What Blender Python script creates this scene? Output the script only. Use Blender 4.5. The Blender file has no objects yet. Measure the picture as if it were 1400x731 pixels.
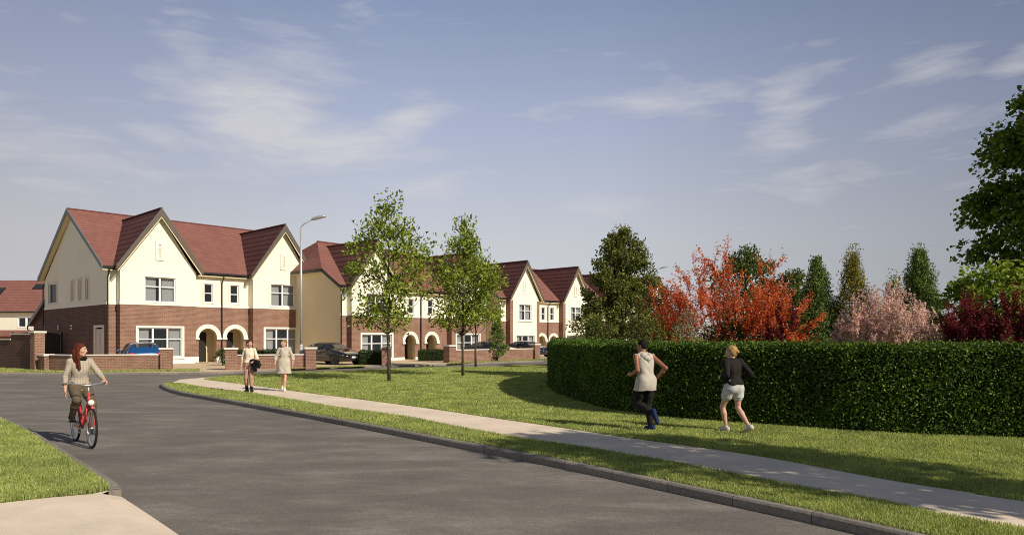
import bpy, bmesh, math, random
import numpy as np
from mathutils import Vector, Matrix
random.seed(7); RNG = np.random.default_rng(7)
SC = bpy.context.scene
COL = SC.collection
R = math.radians
EYE = 1.8            # eye height above the pavements; the roads lie 0.1 m lower
FOC, HORZ = 933.33, 460.0

def G(px, py, z=0.0):
    """ground point seen at photo pixel (px, py) on the level z"""
    d = FOC*(EYE-z)/(py-HORZ)
    return ((px-700.0)/FOC*d, d)

# ------------------------------------------------------------------ mesh helpers
def link(o, parent=None):
    COL.objects.link(o)
    if parent is not None: o.parent = parent
    return o

def tag(o, label=None, cat=None, group=None, kind=None):
    if label: o['label'] = label
    if cat: o['category'] = cat
    if group: o['group'] = group
    if kind: o['kind'] = kind
    return o

def empty(name, loc=(0,0,0), rz=0.0):
    o = bpy.data.objects.new(name, None); o.empty_display_size = .3
    o.location = loc; o.rotation_euler = (0,0,rz)
    return link(o)

class MB:
    def __init__(s): s.v=[]; s.f=[]; s.uv=[]
    def quad(s, *p, uv=None):
        n=len(s.v); s.v += [tuple(q) for q in p]; s.f.append(tuple(range(n,n+len(p)))); s.uv.append(uv); return s
    def box(s, x0,x1,y0,y1,z0,z1):
        return s.obox((0,0,0),(1,0,0),(0,1,0),x0,x1,y0,y1,z0,z1)
    def obox(s, O, A, B, a0,a1,b0,b1,z0,z1):
        """box in the frame (A, B, up)"""
        O=np.array(O,float);A=np.array(A,float);B=np.array(B,float);Z=np.array((0,0,1.))
        p=[O+A*a+B*b+Z*z for z in (z0,z1) for (a,b) in ((a0,b0),(a1,b0),(a1,b1),(a0,b1))]
        n=len(s.v); s.v+= [tuple(q) for q in p]
        fs=[(0,3,2,1),(4,5,6,7),(0,1,5,4),(1,2,6,5),(2,3,7,6),(3,0,4,7)]
        if np.cross(A,B)[2]<0: fs=[f[::-1] for f in fs]
        for f in fs: s.f.append(tuple(n+i for i in f)); s.uv.append(None)
        return s
    def prism(s, poly, d):
        """extrude a planar polygon (list of 3d points) by vector d"""
        n=len(s.v); k=len(poly); d=np.array(d,float)
        s.v+=[tuple(np.array(p,float)) for p in poly]+[tuple(np.array(p,float)+d) for p in poly]
        s.f.append(tuple(range(n,n+k))[::-1]); s.f.append(tuple(range(n+k,n+2*k)))
        for i in range(k):
            j=(i+1)%k; s.f.append((n+i,n+j,n+k+j,n+k+i))
        s.uv+=[None]*(k+2); return s
    def tube(s, pts, rad, n=8, cap=True):
        pts=[np.array(p,float) for p in pts]
        if not hasattr(rad,'__len__'): rad=[rad]*len(pts)
        base=len(s.v); m=len(pts); prev=None
        for i,p in enumerate(pts):
            t=pts[min(i+1,m-1)]-pts[max(i-1,0)]; t=t/(np.linalg.norm(t)+1e-9)
            if prev is None:
                a=np.array((0,0,1.)) if abs(t[2])<.9 else np.array((1.,0,0)); u=np.cross(t,a)
            else: u=prev-t*np.dot(prev,t)
            u/=np.linalg.norm(u)+1e-9; prev=u; w=np.cross(t,u)
            for k in range(n):
                a=2*math.pi*k/n; s.v.append(tuple(p+rad[i]*(math.cos(a)*u+math.sin(a)*w)))
        for i in range(m-1):
            for k in range(n):
                k2=(k+1)%n; s.f.append((base+i*n+k,base+i*n+k2,base+(i+1)*n+k2,base+(i+1)*n+k)); s.uv.append(None)
        if cap:
            s.f.append(tuple(base+k for k in range(n))[::-1]); s.f.append(tuple(base+(m-1)*n+k for k in range(n))); s.uv+=[None,None]
        return s
    def lathe(s, prof, O, axis, n=24, closed=False):
        """prof: (radius, offset along axis)"""
        ax=np.array(axis,float); ax/=np.linalg.norm(ax); O=np.array(O,float)
        a=np.array((0,0,1.)) if abs(ax[2])<.9 else np.array((1.,0,0)); u=np.cross(ax,a); u/=np.linalg.norm(u); w=np.cross(ax,u)
        base=len(s.v); m=len(prof)
        for r,h in prof:
            for k in range(n):
                t=2*math.pi*k/n; s.v.append(tuple(O+ax*h+r*(math.cos(t)*u+math.sin(t)*w)))
        rr=range(m) if closed else range(m-1)
        for i in rr:
            i2=(i+1)%m
            for k in range(n):
                k2=(k+1)%n; s.f.append((base+i*n+k,base+i*n+k2,base+i2*n+k2,base+i2*n+k)); s.uv.append(None)
        return s
    def blob(s, c, r, n=10):
        """ellipsoid"""
        c=np.array(c,float); m=n//2+1; base=len(s.v)
        for i in range(m+1):
            th=math.pi*i/m
            for k in range(n):
                ph=2*math.pi*k/n
                s.v.append((c[0]+r[0]*math.sin(th)*math.cos(ph),c[1]+r[1]*math.sin(th)*math.sin(ph),c[2]+r[2]*math.cos(th)))
        for i in range(m):
            for k in range(n):
                k2=(k+1)%n; s.f.append((base+i*n+k,base+(i+1)*n+k,base+(i+1)*n+k2,base+i*n+k2)); s.uv.append(None)
        return s
    def build(s, name, mat, parent=None, smooth=False, bevel=0.0, weld=False):
        me=bpy.data.meshes.new(name); me.from_pydata(s.v,[],s.f); me.update()
        if weld:
            bm=bmesh.new(); bm.from_mesh(me); bmesh.ops.remove_doubles(bm,verts=bm.verts,dist=1e-3); bm.to_mesh(me); bm.free(); s.uv=[None]*len(me.polygons)
        lay=me.uv_layers.new(name='UVMap')
        for p,uv in zip(me.polygons,s.uv):
            n=p.normal; t=Vector((-n.y,n.x,0))
            if t.length<1e-3: t=Vector((1,0,0))
            t.normalize(); b=n.cross(t)
            for k,li in enumerate(p.loop_indices):
                co=me.vertices[me.loops[li].vertex_index].co
                lay.data[li].uv = uv[k] if uv else (co.dot(t),co.dot(b))
        if smooth:
            me.shade_smooth()
        if mat: me.materials.append(mat)
        o=bpy.data.objects.new(name,me)
        if bevel:
            md=o.modifiers.new('Bevel','BEVEL'); md.width=bevel; md.segments=2; md.limit_method='ANGLE'
        return link(o,parent)

def np_mesh(name, V, F, mat, parent=None, smooth=False):
    V=np.ascontiguousarray(V,np.float32); F=np.ascontiguousarray(F,np.int32)
    me=bpy.data.meshes.new(name); k=F.shape[1]
    me.vertices.add(len(V)); me.vertices.foreach_set('co',V.ravel())
    me.loops.add(F.size); me.loops.foreach_set('vertex_index',F.ravel())
    me.polygons.add(len(F)); me.polygons.foreach_set('loop_start',np.arange(0,F.size,k,dtype=np.int32))
    me.polygons.foreach_set('use_smooth',np.full(len(F),bool(smooth)))
    me.update(calc_edges=True); me.materials.append(mat)
    return link(bpy.data.objects.new(name,me),parent)

# ------------------------------------------------------------------ materials
def newmat(name):
    m=bpy.data.materials.new(name); m.use_nodes=True; nt=m.node_tree
    return m, nt, nt.nodes['Principled BSDF'], nt.nodes['Material Output']
def N(nt, typ, **kw):
    n=nt.nodes.new(typ)
    for k,v in kw.items():
        if k.startswith('i_'): n.inputs[k[2:].replace('_',' ')].default_value=v
        else: setattr(n,k,v)
    return n
def L(nt,a,b): nt.links.new(a,b)
def ramp(nt, stops, interp='LINEAR'):
    r=nt.nodes.new('ShaderNodeValToRGB'); e=r.color_ramp.elements; r.color_ramp.interpolation=interp
    while len(e)<len(stops): e.new(0.5)
    for k,(p,c) in enumerate(stops): e[k].position=p; e[k].color=(*c,1) if len(c)==3 else c
    return r
def mixc(nt, fac, a, b, mode='MIX'):
    m=nt.nodes.new('ShaderNodeMix'); m.data_type='RGBA'; m.blend_type=mode
    for sock,val in ((m.inputs[0],fac),(m.inputs[6],a),(m.inputs[7],b)):
        if hasattr(val,'links'): nt.links.new(val,sock)
        else: sock.default_value = val if not isinstance(val,tuple) else (*val,1)
    return m.outputs[2]
def mk(name, col, rough=.6, var=.12, scale=6., metal=0., bump=0., bscale=40., spec=.4, coat=0.):
    """plain surface with noise variation in tone and a fine bump"""
    m,nt,b,o=newmat(name)
    tc=N(nt,'ShaderNodeTexCoord'); nz=N(nt,'ShaderNodeTexNoise',i_Scale=scale,i_Detail=5.,i_Roughness=.6)
    L(nt,tc.outputs['Object'],nz.inputs['Vector'])
    r=ramp(nt,[(.3,tuple(c*(1-var) for c in col)),(.7,tuple(min(1,c*(1+var)) for c in col))]); L(nt,nz.outputs['Fac'],r.inputs['Fac'])
    L(nt,r.outputs['Color'],b.inputs['Base Color'])
    b.inputs['Roughness'].default_value=rough; b.inputs['Metallic'].default_value=metal; b.inputs['Specular IOR Level'].default_value=spec
    b.inputs['Coat Weight'].default_value=coat; b.inputs['Coat Roughness'].default_value=.05
    if bump:
        n2=N(nt,'ShaderNodeTexNoise',i_Scale=bscale,i_Detail=4.); L(nt,tc.outputs['Object'],n2.inputs['Vector'])
        bp=N(nt,'ShaderNodeBump',i_Strength=bump,i_Distance=.02); L(nt,n2.outputs['Fac'],bp.inputs['Height']); L(nt,bp.outputs['Normal'],b.inputs['Normal'])
    return m
def brickmat(name, c1, c2, mortar, bw=.225, rh=.075, ms=.011, bump=.5):
    m,nt,b,o=newmat(name)
    uv=N(nt,'ShaderNodeUVMap',uv_map='UVMap')
    br=N(nt,'ShaderNodeTexBrick',i_Scale=1.,i_Mortar_Size=ms,i_Mortar_Smooth=.2,i_Brick_Width=bw,i_Row_Height=rh,i_Bias=0.)
    br.inputs['Color1'].default_value=(*c1,1); br.inputs['Color2'].default_value=(*c2,1); br.inputs['Mortar'].default_value=(*mortar,1)
    L(nt,uv.outputs['UV'],br.inputs['Vector'])
    nz=N(nt,'ShaderNodeTexNoise',i_Scale=1.1,i_Detail=6.,i_Roughness=.65); L(nt,uv.outputs['UV'],nz.inputs['Vector'])
    r=ramp(nt,[(.3,(.78,.78,.78)),(.72,(1.2,1.18,1.15))]); L(nt,nz.outputs['Fac'],r.inputs['Fac'])
    L(nt,mixc(nt,1.,br.outputs['Color'],r.outputs['Color'],'MULTIPLY'),b.inputs['Base Color'])
    b.inputs['Roughness'].default_value=.85; b.inputs['Specular IOR Level'].default_value=.25
    bp=N(nt,'ShaderNodeBump',i_Strength=bump,i_Distance=.012,invert=True); L(nt,br.outputs['Fac'],bp.inputs['Height']); L(nt,bp.outputs['Normal'],b.inputs['Normal'])
    return m
def roofmat(name, col, row=.34, wid=.30, cut=.25, dk=.3):
    """interlocking tiles: each course a small step with a shadow line"""
    m,nt,b,o=newmat(name)
    uv=N(nt,'ShaderNodeUVMap',uv_map='UVMap'); sx=N(nt,'ShaderNodeSeparateXYZ'); L(nt,uv.outputs['UV'],sx.inputs[0])
    dv=N(nt,'ShaderNodeMath',operation='DIVIDE'); dv.inputs[1].default_value=row; L(nt,sx.outputs['Y'],dv.inputs[0])
    fr=N(nt,'ShaderNodeMath',operation='FRACT'); L(nt,dv.outputs[0],fr.inputs[0])
    br=N(nt,'ShaderNodeTexBrick',i_Scale=1.,i_Mortar_Size=.004,i_Brick_Width=wid,i_Row_Height=row,i_Bias=0.)
    br.inputs['Color1'].default_value=(.94,.94,.94,1); br.inputs['Color2'].default_value=(1.06,1.05,1.04,1); br.inputs['Mortar'].default_value=(.62,.6,.6,1)
    L(nt,uv.outputs['UV'],br.inputs['Vector'])
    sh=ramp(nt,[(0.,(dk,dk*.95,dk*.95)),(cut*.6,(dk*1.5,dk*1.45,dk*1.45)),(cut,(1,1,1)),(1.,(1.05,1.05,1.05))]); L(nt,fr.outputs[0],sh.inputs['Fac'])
    nz=N(nt,'ShaderNodeTexNoise',i_Scale=.7,i_Detail=6.,i_Roughness=.7); L(nt,uv.outputs['UV'],nz.inputs['Vector'])
    r=ramp(nt,[(.3,tuple(c*.85 for c in col)),(.7,tuple(c*1.12 for c in col))]); L(nt,nz.outputs['Fac'],r.inputs['Fac'])
    c=mixc(nt,1.,r.outputs['Color'],br.outputs['Color'],'MULTIPLY'); c=mixc(nt,1.,c,sh.outputs['Color'],'MULTIPLY')
    L(nt,c,b.inputs['Base Color']); b.inputs['Roughness'].default_value=.8; b.inputs['Specular IOR Level'].default_value=.2
    bp=N(nt,'ShaderNodeBump',i_Strength=.6,i_Distance=.03); L(nt,fr.outputs[0],bp.inputs['Height']); L(nt,bp.outputs['Normal'],b.inputs['Normal'])
    return m
def leafmat(name, cols, trans=.35, rough=.55, spec=.35, tcol=1.25):
    """each leaf takes its own tone; light also passes through it"""
    m,nt,b,o=newmat(name)
    ge=N(nt,'ShaderNodeNewGeometry'); k=len(cols)
    r=ramp(nt,[(i/(k-1) if k>1 else 0,c) for i,c in enumerate(cols)]); L(nt,ge.outputs['Random Per Island'],r.inputs['Fac'])
    tc=N(nt,'ShaderNodeTexCoord'); nz=N(nt,'ShaderNodeTexNoise',i_Scale=1.3,i_Detail=3.); L(nt,tc.outputs['Object'],nz.inputs['Vector'])
    r2=ramp(nt,[(.3,(.68,.72,.7)),(.7,(1.25,1.2,1.1))]); L(nt,nz.outputs['Fac'],r2.inputs['Fac'])
    c=mixc(nt,1.,r.outputs['Color'],r2.outputs['Color'],'MULTIPLY')
    L(nt,c,b.inputs['Base Color']); b.inputs['Roughness'].default_value=rough; b.inputs['Specular IOR Level'].default_value=spec
    if trans:
        tr=N(nt,'ShaderNodeBsdfTranslucent'); L(nt,mixc(nt,1.,c,(tcol,tcol,tcol*.7),'MULTIPLY'),tr.inputs['Color'])
        mx=N(nt,'ShaderNodeMixShader'); mx.inputs[0].default_value=trans
        L(nt,b.outputs[0],mx.inputs[1]); L(nt,tr.outputs[0],mx.inputs[2]); L(nt,mx.outputs[0],o.inputs['Surface'])
    return m

M={}
M['brick']=brickmat('red_brown_brick',(.265,.135,.095),(.19,.092,.066),(.33,.235,.18),.26,.085,.014)
M['brickshade']=brickmat('shaded_brick',(.13,.062,.048),(.10,.046,.037),(.14,.10,.085),.26,.085,.014)  # same brick, darkened: the shade on the sunless walls is put into the colour
M['cap']=mk('wall_capping',(.74,.68,.61),.7,.06,3,bump=.15)
M['render']=mk('cream_render',(.84,.805,.675),.9,.035,.6,spec=.1)
M['side_render']=mk('ochre_render',(.80,.68,.44),.9,.04,.6,spec=.1)
M['band']=mk('pale_stone_trim',(.84,.80,.70),.8,.03,2,bump=.06)
M['trim']=mk('beige_stone_trim',(.78,.69,.57),.8,.04,2,bump=.06)
M['plinth']=mk('white_plinth',(.84,.81,.74),.85,.04,2)
M['roof']=roofmat('roof_tiles',(.235,.104,.086),.34,.40,.22,.52)
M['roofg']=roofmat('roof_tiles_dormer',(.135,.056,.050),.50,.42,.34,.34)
M['barge']=mk('taupe_bargeboard',(.105,.088,.072),.6,.08,3)
M['bargeg']=mk('grey_bargeboard',(.17,.19,.21),.5,.08,3)
M['gutter']=mk('black_gutter',(.018,.018,.02),.4,.1)
M['soffit']=mk('cream_soffit',(.72,.62,.40),.85,.03)
M['upvc']=mk('white_window_frame',(.82,.82,.83),.35,.02)
M['curtain']=mk('white_curtain',(.80,.79,.76),.9,.06,9)
M['door']=mk('dark_panelled_door',(.022,.020,.018),.4,.1)
M['doorcream']=mk('pale_door',(.62,.57,.50),.6,.04)
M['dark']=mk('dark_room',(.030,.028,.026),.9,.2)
M['steel']=mk('galvanised_steel',(.48,.48,.48),.45,.06,5,metal=.35)
M['black']=mk('black_painted_iron',(.012,.012,.013),.5,.1)
def glassmat(name,tint,fac):
    m,nt,b,o=newmat(name)
    b.inputs['Base Color'].default_value=(*tint,1); b.inputs['Roughness'].default_value=.04; b.inputs['Specular IOR Level'].default_value=.8
    nz=N(nt,'ShaderNodeTexNoise',i_Scale=1.2); tc=N(nt,'ShaderNodeTexCoord'); L(nt,tc.outputs['Object'],nz.inputs['Vector'])
    bp=N(nt,'ShaderNodeBump',i_Strength=.03,i_Distance=.05); L(nt,nz.outputs['Fac'],bp.inputs['Height']); L(nt,bp.outputs['Normal'],b.inputs['Normal'])
    tr=N(nt,'ShaderNodeBsdfTransparent'); tr.inputs['Color'].default_value=(.9,.93,.95,1)
    mx=N(nt,'ShaderNodeMixShader'); mx.inputs[0].default_value=fac
    L(nt,b.outputs[0],mx.inputs[1]); L(nt,tr.outputs[0],mx.inputs[2]); L(nt,mx.outputs[0],o.inputs['Surface'])
    return m
M['glass']=glassmat('window_glass',(.05,.06,.075),.6)
M['carglass']=glassmat('car_glass',(.02,.022,.025),.35)

# ------------------------------------------------------------------ setting
def asphalt():
    m,nt,b,o=newmat('asphalt')
    tc=N(nt,'ShaderNodeTexCoord'); mp=N(nt,'ShaderNodeMapping'); mp.inputs['Rotation'].default_value=(0,0,R(40)); mp.inputs['Scale'].default_value=(.5,1.3,1)
    L(nt,tc.outputs['Object'],mp.inputs[0])
    a=N(nt,'ShaderNodeTexNoise',i_Scale=1.1,i_Detail=9.,i_Roughness=.72); L(nt,mp.outputs[0],a.inputs['Vector'])
    f=N(nt,'ShaderNodeTexNoise',i_Scale=45.,i_Detail=6.,i_Roughness=.8); L(nt,tc.outputs['Object'],f.inputs['Vector'])
    r=ramp(nt,[(.32,(.125,.111,.095)),(.5,(.165,.149,.129)),(.68,(.245,.224,.196))]); L(nt,a.outputs['Fac'],r.inputs['Fac'])
    r2=ramp(nt,[(.33,(.66,.66,.66)),(.67,(1.34,1.34,1.34))]); L(nt,f.outputs['Fac'],r2.inputs['Fac'])
    L(nt,mixc(nt,1.,r.outputs['Color'],r2.outputs['Color'],'MULTIPLY'),b.inputs['Base Color'])
    b.inputs['Roughness'].default_value=.85; b.inputs['Specular IOR Level'].default_value=.3
    bp=N(nt,'ShaderNodeBump',i_Strength=.35,i_Distance=.01); L(nt,f.outputs['Fac'],bp.inputs['Height']); L(nt,bp.outputs['Normal'],b.inputs['Normal'])
    return m
def turf(name,cs,sc=2.2):
    m,nt,b,o=newmat(name)
    tc=N(nt,'ShaderNodeTexCoord')
    a=N(nt,'ShaderNodeTexNoise',i_Scale=sc,i_Detail=8.,i_Roughness=.7); L(nt,tc.outputs['Object'],a.inputs['Vector'])
    f=N(nt,'ShaderNodeTexNoise',i_Scale=38.,i_Detail=4.,i_Roughness=.8); L(nt,tc.outputs['Object'],f.inputs['Vector'])
    r=ramp(nt,[(.28,cs[0]),(.5,cs[1]),(.75,cs[2])]); L(nt,a.outputs['Fac'],r.inputs['Fac'])
    r2=ramp(nt,[(.3,(.45,.5,.45)),(.7,(1.4,1.35,1.25))]); L(nt,f.outputs['Fac'],r2.inputs['Fac'])
    L(nt,mixc(nt,1.,r.outputs['Color'],r2.outputs['Color'],'MULTIPLY'),b.inputs['Base Color'])
    b.inputs['Roughness'].default_value=.9; b.inputs['Specular IOR Level'].default_value=.15
    bp=N(nt,'ShaderNodeBump',i_Strength=.9,i_Distance=.04); L(nt,f.outputs['Fac'],bp.inputs['Height']); L(nt,bp.outputs['Normal'],b.inputs['Normal'])
    return m
def concrete(name,col,streak=True):
    m,nt,b,o=newmat(name)
    tc=N(nt,'ShaderNodeTexCoord')
    a=N(nt,'ShaderNodeTexNoise',i_Scale=.9,i_Detail=8.,i_Roughness=.7); L(nt,tc.outputs['Object'],a.inputs['Vector'])
    f=N(nt,'ShaderNodeTexNoise',i_Scale=55.,i_Detail=5.,i_Roughness=.8); L(nt,tc.outputs['Object'],f.inputs['Vector'])
    r=ramp(nt,[(.3,tuple(c*.82 for c in col)),(.7,tuple(c*1.12 for c in col))]); L(nt,a.outputs['Fac'],r.inputs['Fac'])
    r2=ramp(nt,[(.3,(.86,.86,.86)),(.7,(1.1,1.1,1.1))]); L(nt,f.outputs['Fac'],r2.inputs['Fac'])
    L(nt,mixc(nt,1.,r.outputs['Color'],r2.outputs['Color'],'MULTIPLY'),b.inputs['Base Color'])
    b.inputs['Roughness'].default_value=.88; b.inputs['Specular IOR Level'].default_value=.2
    bp=N(nt,'ShaderNodeBump',i_Strength=.25,i_Distance=.01); L(nt,f.outputs['Fac'],bp.inputs['Height']); L(nt,bp.outputs['Normal'],b.inputs['Normal'])
    return m
M['asphalt']=asphalt()
GR=[(.105,.128,.024),(.15,.172,.034),(.205,.215,.058)]
M['turf']=turf('lawn_turf',[(.20,.22,.055),(.29,.31,.085),(.37,.37,.13)])
M['path']=concrete('footpath_concrete',(.76,.64,.505))
M['drive']=concrete('driveway_paving',(.60,.47,.315))
M['kerbm']=None
def kerbmat():
    m,nt,b,o=newmat('kerb_stone')
    uv=N(nt,'ShaderNodeUVMap',uv_map='UVMap'); tc=N(nt,'ShaderNodeTexCoord')
    br=N(nt,'ShaderNodeTexBrick',i_Scale=1.,i_Mortar_Size=.006,i_Brick_Width=.915,i_Row_Height=9.,offset=0.)
    br.inputs['Color1'].default_value=(.20,.178,.15,1); br.inputs['Color2'].default_value=(.25,.225,.19,1); br.inputs['Mortar'].default_value=(.07,.063,.055,1)
    L(nt,uv.outputs['UV'],br.inputs['Vector'])
    f=N(nt,'ShaderNodeTexNoise',i_Scale=22.,i_Detail=8.,i_Roughness=.75); L(nt,tc.outputs['Object'],f.inputs['Vector'])
    r2=ramp(nt,[(.3,(.62,.61,.6)),(.7,(1.35,1.35,1.33))]); L(nt,f.outputs['Fac'],r2.inputs['Fac'])
    L(nt,mixc(nt,1.,br.outputs['Color'],r2.outputs['Color'],'MULTIPLY'),b.inputs['Base Color']); b.inputs['Roughness'].default_value=.85
    bp=N(nt,'ShaderNodeBump',i_Strength=.4,i_Distance=.01); L(nt,f.outputs['Fac'],bp.inputs['Height']); L(nt,bp.outputs['Normal'],b.inputs['Normal'])
    return m
M['kerbm']=kerbmat()
M['far']=turf('field_turf',[(.05,.065,.02),(.07,.085,.025),(.09,.10,.035)],.05)

def smooth_line(pts,n=6):
    """Catmull-Rom through 2d points"""
    P=[np.array(p,float) for p in pts]; P=[2*P[0]-P[1]]+P+[2*P[-1]-P[-2]]; out=[]
    for i in range(1,len(P)-2):
        for k in range(n):
            t=k/n; p0,p1,p2,p3=P[i-1:i+3]
            out.append(.5*((2*p1)+(-p0+p2)*t+(2*p0-5*p1+4*p2-p3)*t*t+(-p0+3*p1-3*p2+p3)*t**3))
    out.append(P[-2]); return out
def offset_line(pts,d):
    out=[]
    for i,p in enumerate(pts):
        t=pts[min(i+1,len(pts)-1)]-pts[max(i-1,0)]; t=t/(np.linalg.norm(t)+1e-9); out.append(p+d*np.array((-t[1],t[0])))
    return out
def struct(o): return tag(o,kind='structure')
def sheet(name,poly,z,mat,thick=0.0):
    """flat polygon with straight drops at its edges"""
    bm=bmesh.new(); vs=[bm.verts.new((p[0],p[1],z)) for p in poly]
    f=bm.faces.new(vs); bm.normal_update()
    if f.normal.z<0: f.normal_flip()
    bmesh.ops.triangulate(bm,faces=[f])
    if thick:
        n=len(poly)
        low=[bm.verts.new((p[0],p[1],z-thick)) for p in poly]
        for i in range(n):
            j=(i+1)%n; bm.faces.new((vs[i],low[i],low[j],vs[j]))
    me=bpy.data.meshes.new(name); bm.to_mesh(me); bm.free(); me.materials.append(mat)
    return struct(link(bpy.data.objects.new(name,me)))
def kerb(name,line,inner,top=0.012,bot=-.1,w=.13):
    """kerb stones along a line at the road side; inner = side the verge lies on (+1 left of the line)"""
    mb=MB(); a=line; b=offset_line(line,w*inner); c=offset_line(line,.022*inner); l=0.
    for i in range(len(a)-1):
        l2=l+float(np.linalg.norm(a[i+1]-a[i]))
        prof=lambda k:[(*a[k],bot-.02),(*a[k],top-.022),(*c[k],top),(*b[k],top),(*b[k],bot)]
        p,q=prof(i),prof(i+1); hs=(0,.1,.13,.24,.34)
        for j in range(4):
            pts=(p[j],q[j],q[j+1],p[j+1]); uv=((l,hs[j]),(l2,hs[j]),(l2,hs[j+1]),(l,hs[j+1]))
            if inner<0: pts=pts[::-1]; uv=uv[::-1]
            mb.quad(*pts,uv=uv)
        l=l2
    for k in (0,len(a)-1):
        mb.quad((*a[k],bot),(*a[k],top-.022),(*c[k],top),(*b[k],top),(*b[k],bot))
    return struct(mb.build(name,M['kerbm']))
struct(MB().quad((-3000,-3000,-.13),(3000,-3000,-.13),(3000,4000,-.13),(-3000,4000,-.13)).build('ground',M['far']))
struct(MB().quad((-150,-40,-.1),(60,-40,-.1),(60,90,-.1),(-150,90,-.1)).build('road',M['asphalt']))

# island with verge, footpath and lawn
RB=-.1
kr=[G(x,y,RB) for x,y in ((312,516.2),(262,519.5),(236,522.5),(224,525),(219.5,528),(222,531),(230,535),(247,540),(280,546),(320,553),(400,568),(500,587),(600,607),(700,626.5),(800,647),(900,669),(1000,691),(1100,713),(1165,728))]
kr+= [(5.0,4.3),(8.2,.1),(12.5,-5.5)]
KR=smooth_line(kr)
kerb('kerb',KR,+1)
pl=[G(x,y) for x,y in ((236,522.4),(286,531),(340,537.2),(420,550),(460,557),(554,570),(626,584),(714,600),(774,608.5),(877,625),(980,643.5),(1071,661.5),(1211,686.5),(1364,717))]+[(8.0,3.1),(14.0,-3.2)]
pu=[G(x,y) for x,y in ((278,518.2),(344,526.2),(420,536.5),(480,543.8),(578,556.6),(680,571.5),(754,582),(877,600.3),(980,614),(1071,628.5),(1214,655),(1328.6,672.5),(1400,684))]+[(8.9,4.4),(15,-1.9)]
PL,PU=smooth_line(pl,4),smooth_line(pu,4)
inn=offset_line(KR,.11)
ki=[p for p in inn]
# verge polygon: inner kerb line down the road side, then back along the footpath edge
i0=min(range(len(ki)),key=lambda i:np.hypot(*(ki[i]-np.array(PL[0]))))
VERGE=[tuple(p) for p in ki[i0:]]+[tuple(p) for p in PL[::-1]]
sheet('grass_verge',VERGE,0.,M['turf'])
PATH=[tuple(p) for p in PL]+[tuple(p) for p in PU[::-1]]+[tuple(ki[0]),tuple(ki[max(1,i0//2)])]
sheet('footpath',PATH,-.004,M['path'])
back=[G(x,y) for x,y in ((300,514.8),(324,513),(400,509.6),(480,506.8),(525,504.6),(580,502.5),(635,500.8),(679,500.2),(720,501.6),(752,503.2))]
LAWN=[tuple(p) for p in PU]+[(40,-6),(60,38)]+back[::-1]
sheet('lawn',LAWN,0.,M['turf'],.1)
bk=[np.array(p) for p in back]
STRIP=[G(x,y) for x,y in ((690,499.2),(720,500.3),(752,501.4),(800,502.5),(800,496),(752,497.2),(720,498.2))]
sheet('grass_strip',STRIP,.004,M['turf'],.1)

# far side of the cross road
fk=[(-70,33.5)]+[G(x,y,RB) for x,y in ((-120,512.6),(0,512.5),(150,512.2),(273,511.4),(312,510.3),(350,508.2),(400,505.6),(447,503.7),(460,503.1),(525,501.5),(582,500.2),(650,497.6),(700,495.6),(752,493.4),(800,490))]+[(14,68),(40,82)]
FK=smooth_line(fk,4)
kerb('kerb',FK,+1,top=.008)
FKI=offset_line(FK,.11)
sheet('driveway',[tuple(p) for p in FKI]+[(60,90),(60,140),(-140,140),(-140,36)],-.003,M['drive'])
def strip_poly(pxs,wall):
    lo=[G(x,y) for x,y in pxs]; return lo+[G(x,y) for x,y in wall[::-1]]
S1=strip_poly(((-60,508.2),(0,508.4),(95,508.9),(200,508),(273,507)),((-60,502),(0,503.5),(95,507.8),(219,505.6),(273,504.6)))
S2=strip_poly(((380,505),(430,502.9),(470,501.6),(500,500.6)),((380,503.9),(430,502.1),(470,500.6),(500,499.8)))
S3=strip_poly(((612,497.4),(650,495.6),(700,493.6),(752,491.4)),((612,495.5),(650,494.3),(700,492.3),(752,490.0)))
for s in (S1,S2,S3): sheet('grass_strip',s,.005,M['turf'])

# near pavement and grass at the left of the road
kl=[(-22,27),(-15.5,19.7)]+[G(x,y,RB) for x,y in ((0,574),(43,594),(100,631),(150,663),(163,674),(166,679))]
KL=smooth_line(kl,5)
kerb('kerb',KL,+1 if False else -1)
KLI=offset_line(KL,-.12)
gl=[tuple(p) for p in KLI[:-1]]
GEND=[G(123,674.3),G(68,679),G(0,686.5)]
GLEFT=gl+GEND+[(-14,6.4),(-40,8),(-40,44)]
sheet('grass_verge',GLEFT,0.,M['turf'])
ap_in=[G(137,673.5),G(150,688),G(200,731)]
APRON=[G(0,686.5),G(68,679),G(123,674.3)]+ap_in+[(-2.2,4.4),(-1.2,3.0),(-14,-1),(-14,6.4)]
sheet('footpath',APRON,-.004,M['path'])
sheet('footpath',[G(115,672),tuple(KLI[-6]),tuple(KLI[-1]),G(138,674),G(118,680)],-.009,M['path'])
e=[G(166,679,RB),G(205,704.5,RB),G(244,731,RB),(-2.0,4.6),(-.9,3.0)]; i=[G(137,673.5),G(150,688),G(200,731),(-2.2,4.4),(-1.2,3.0)]
mb=MB()
for k in range(4): mb.quad((*i[k],-.004),(*e[k],-.094),(*e[k+1],-.094),(*i[k+1],-.004))
struct(mb.build('footpath_ramp',M['path']))

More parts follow.
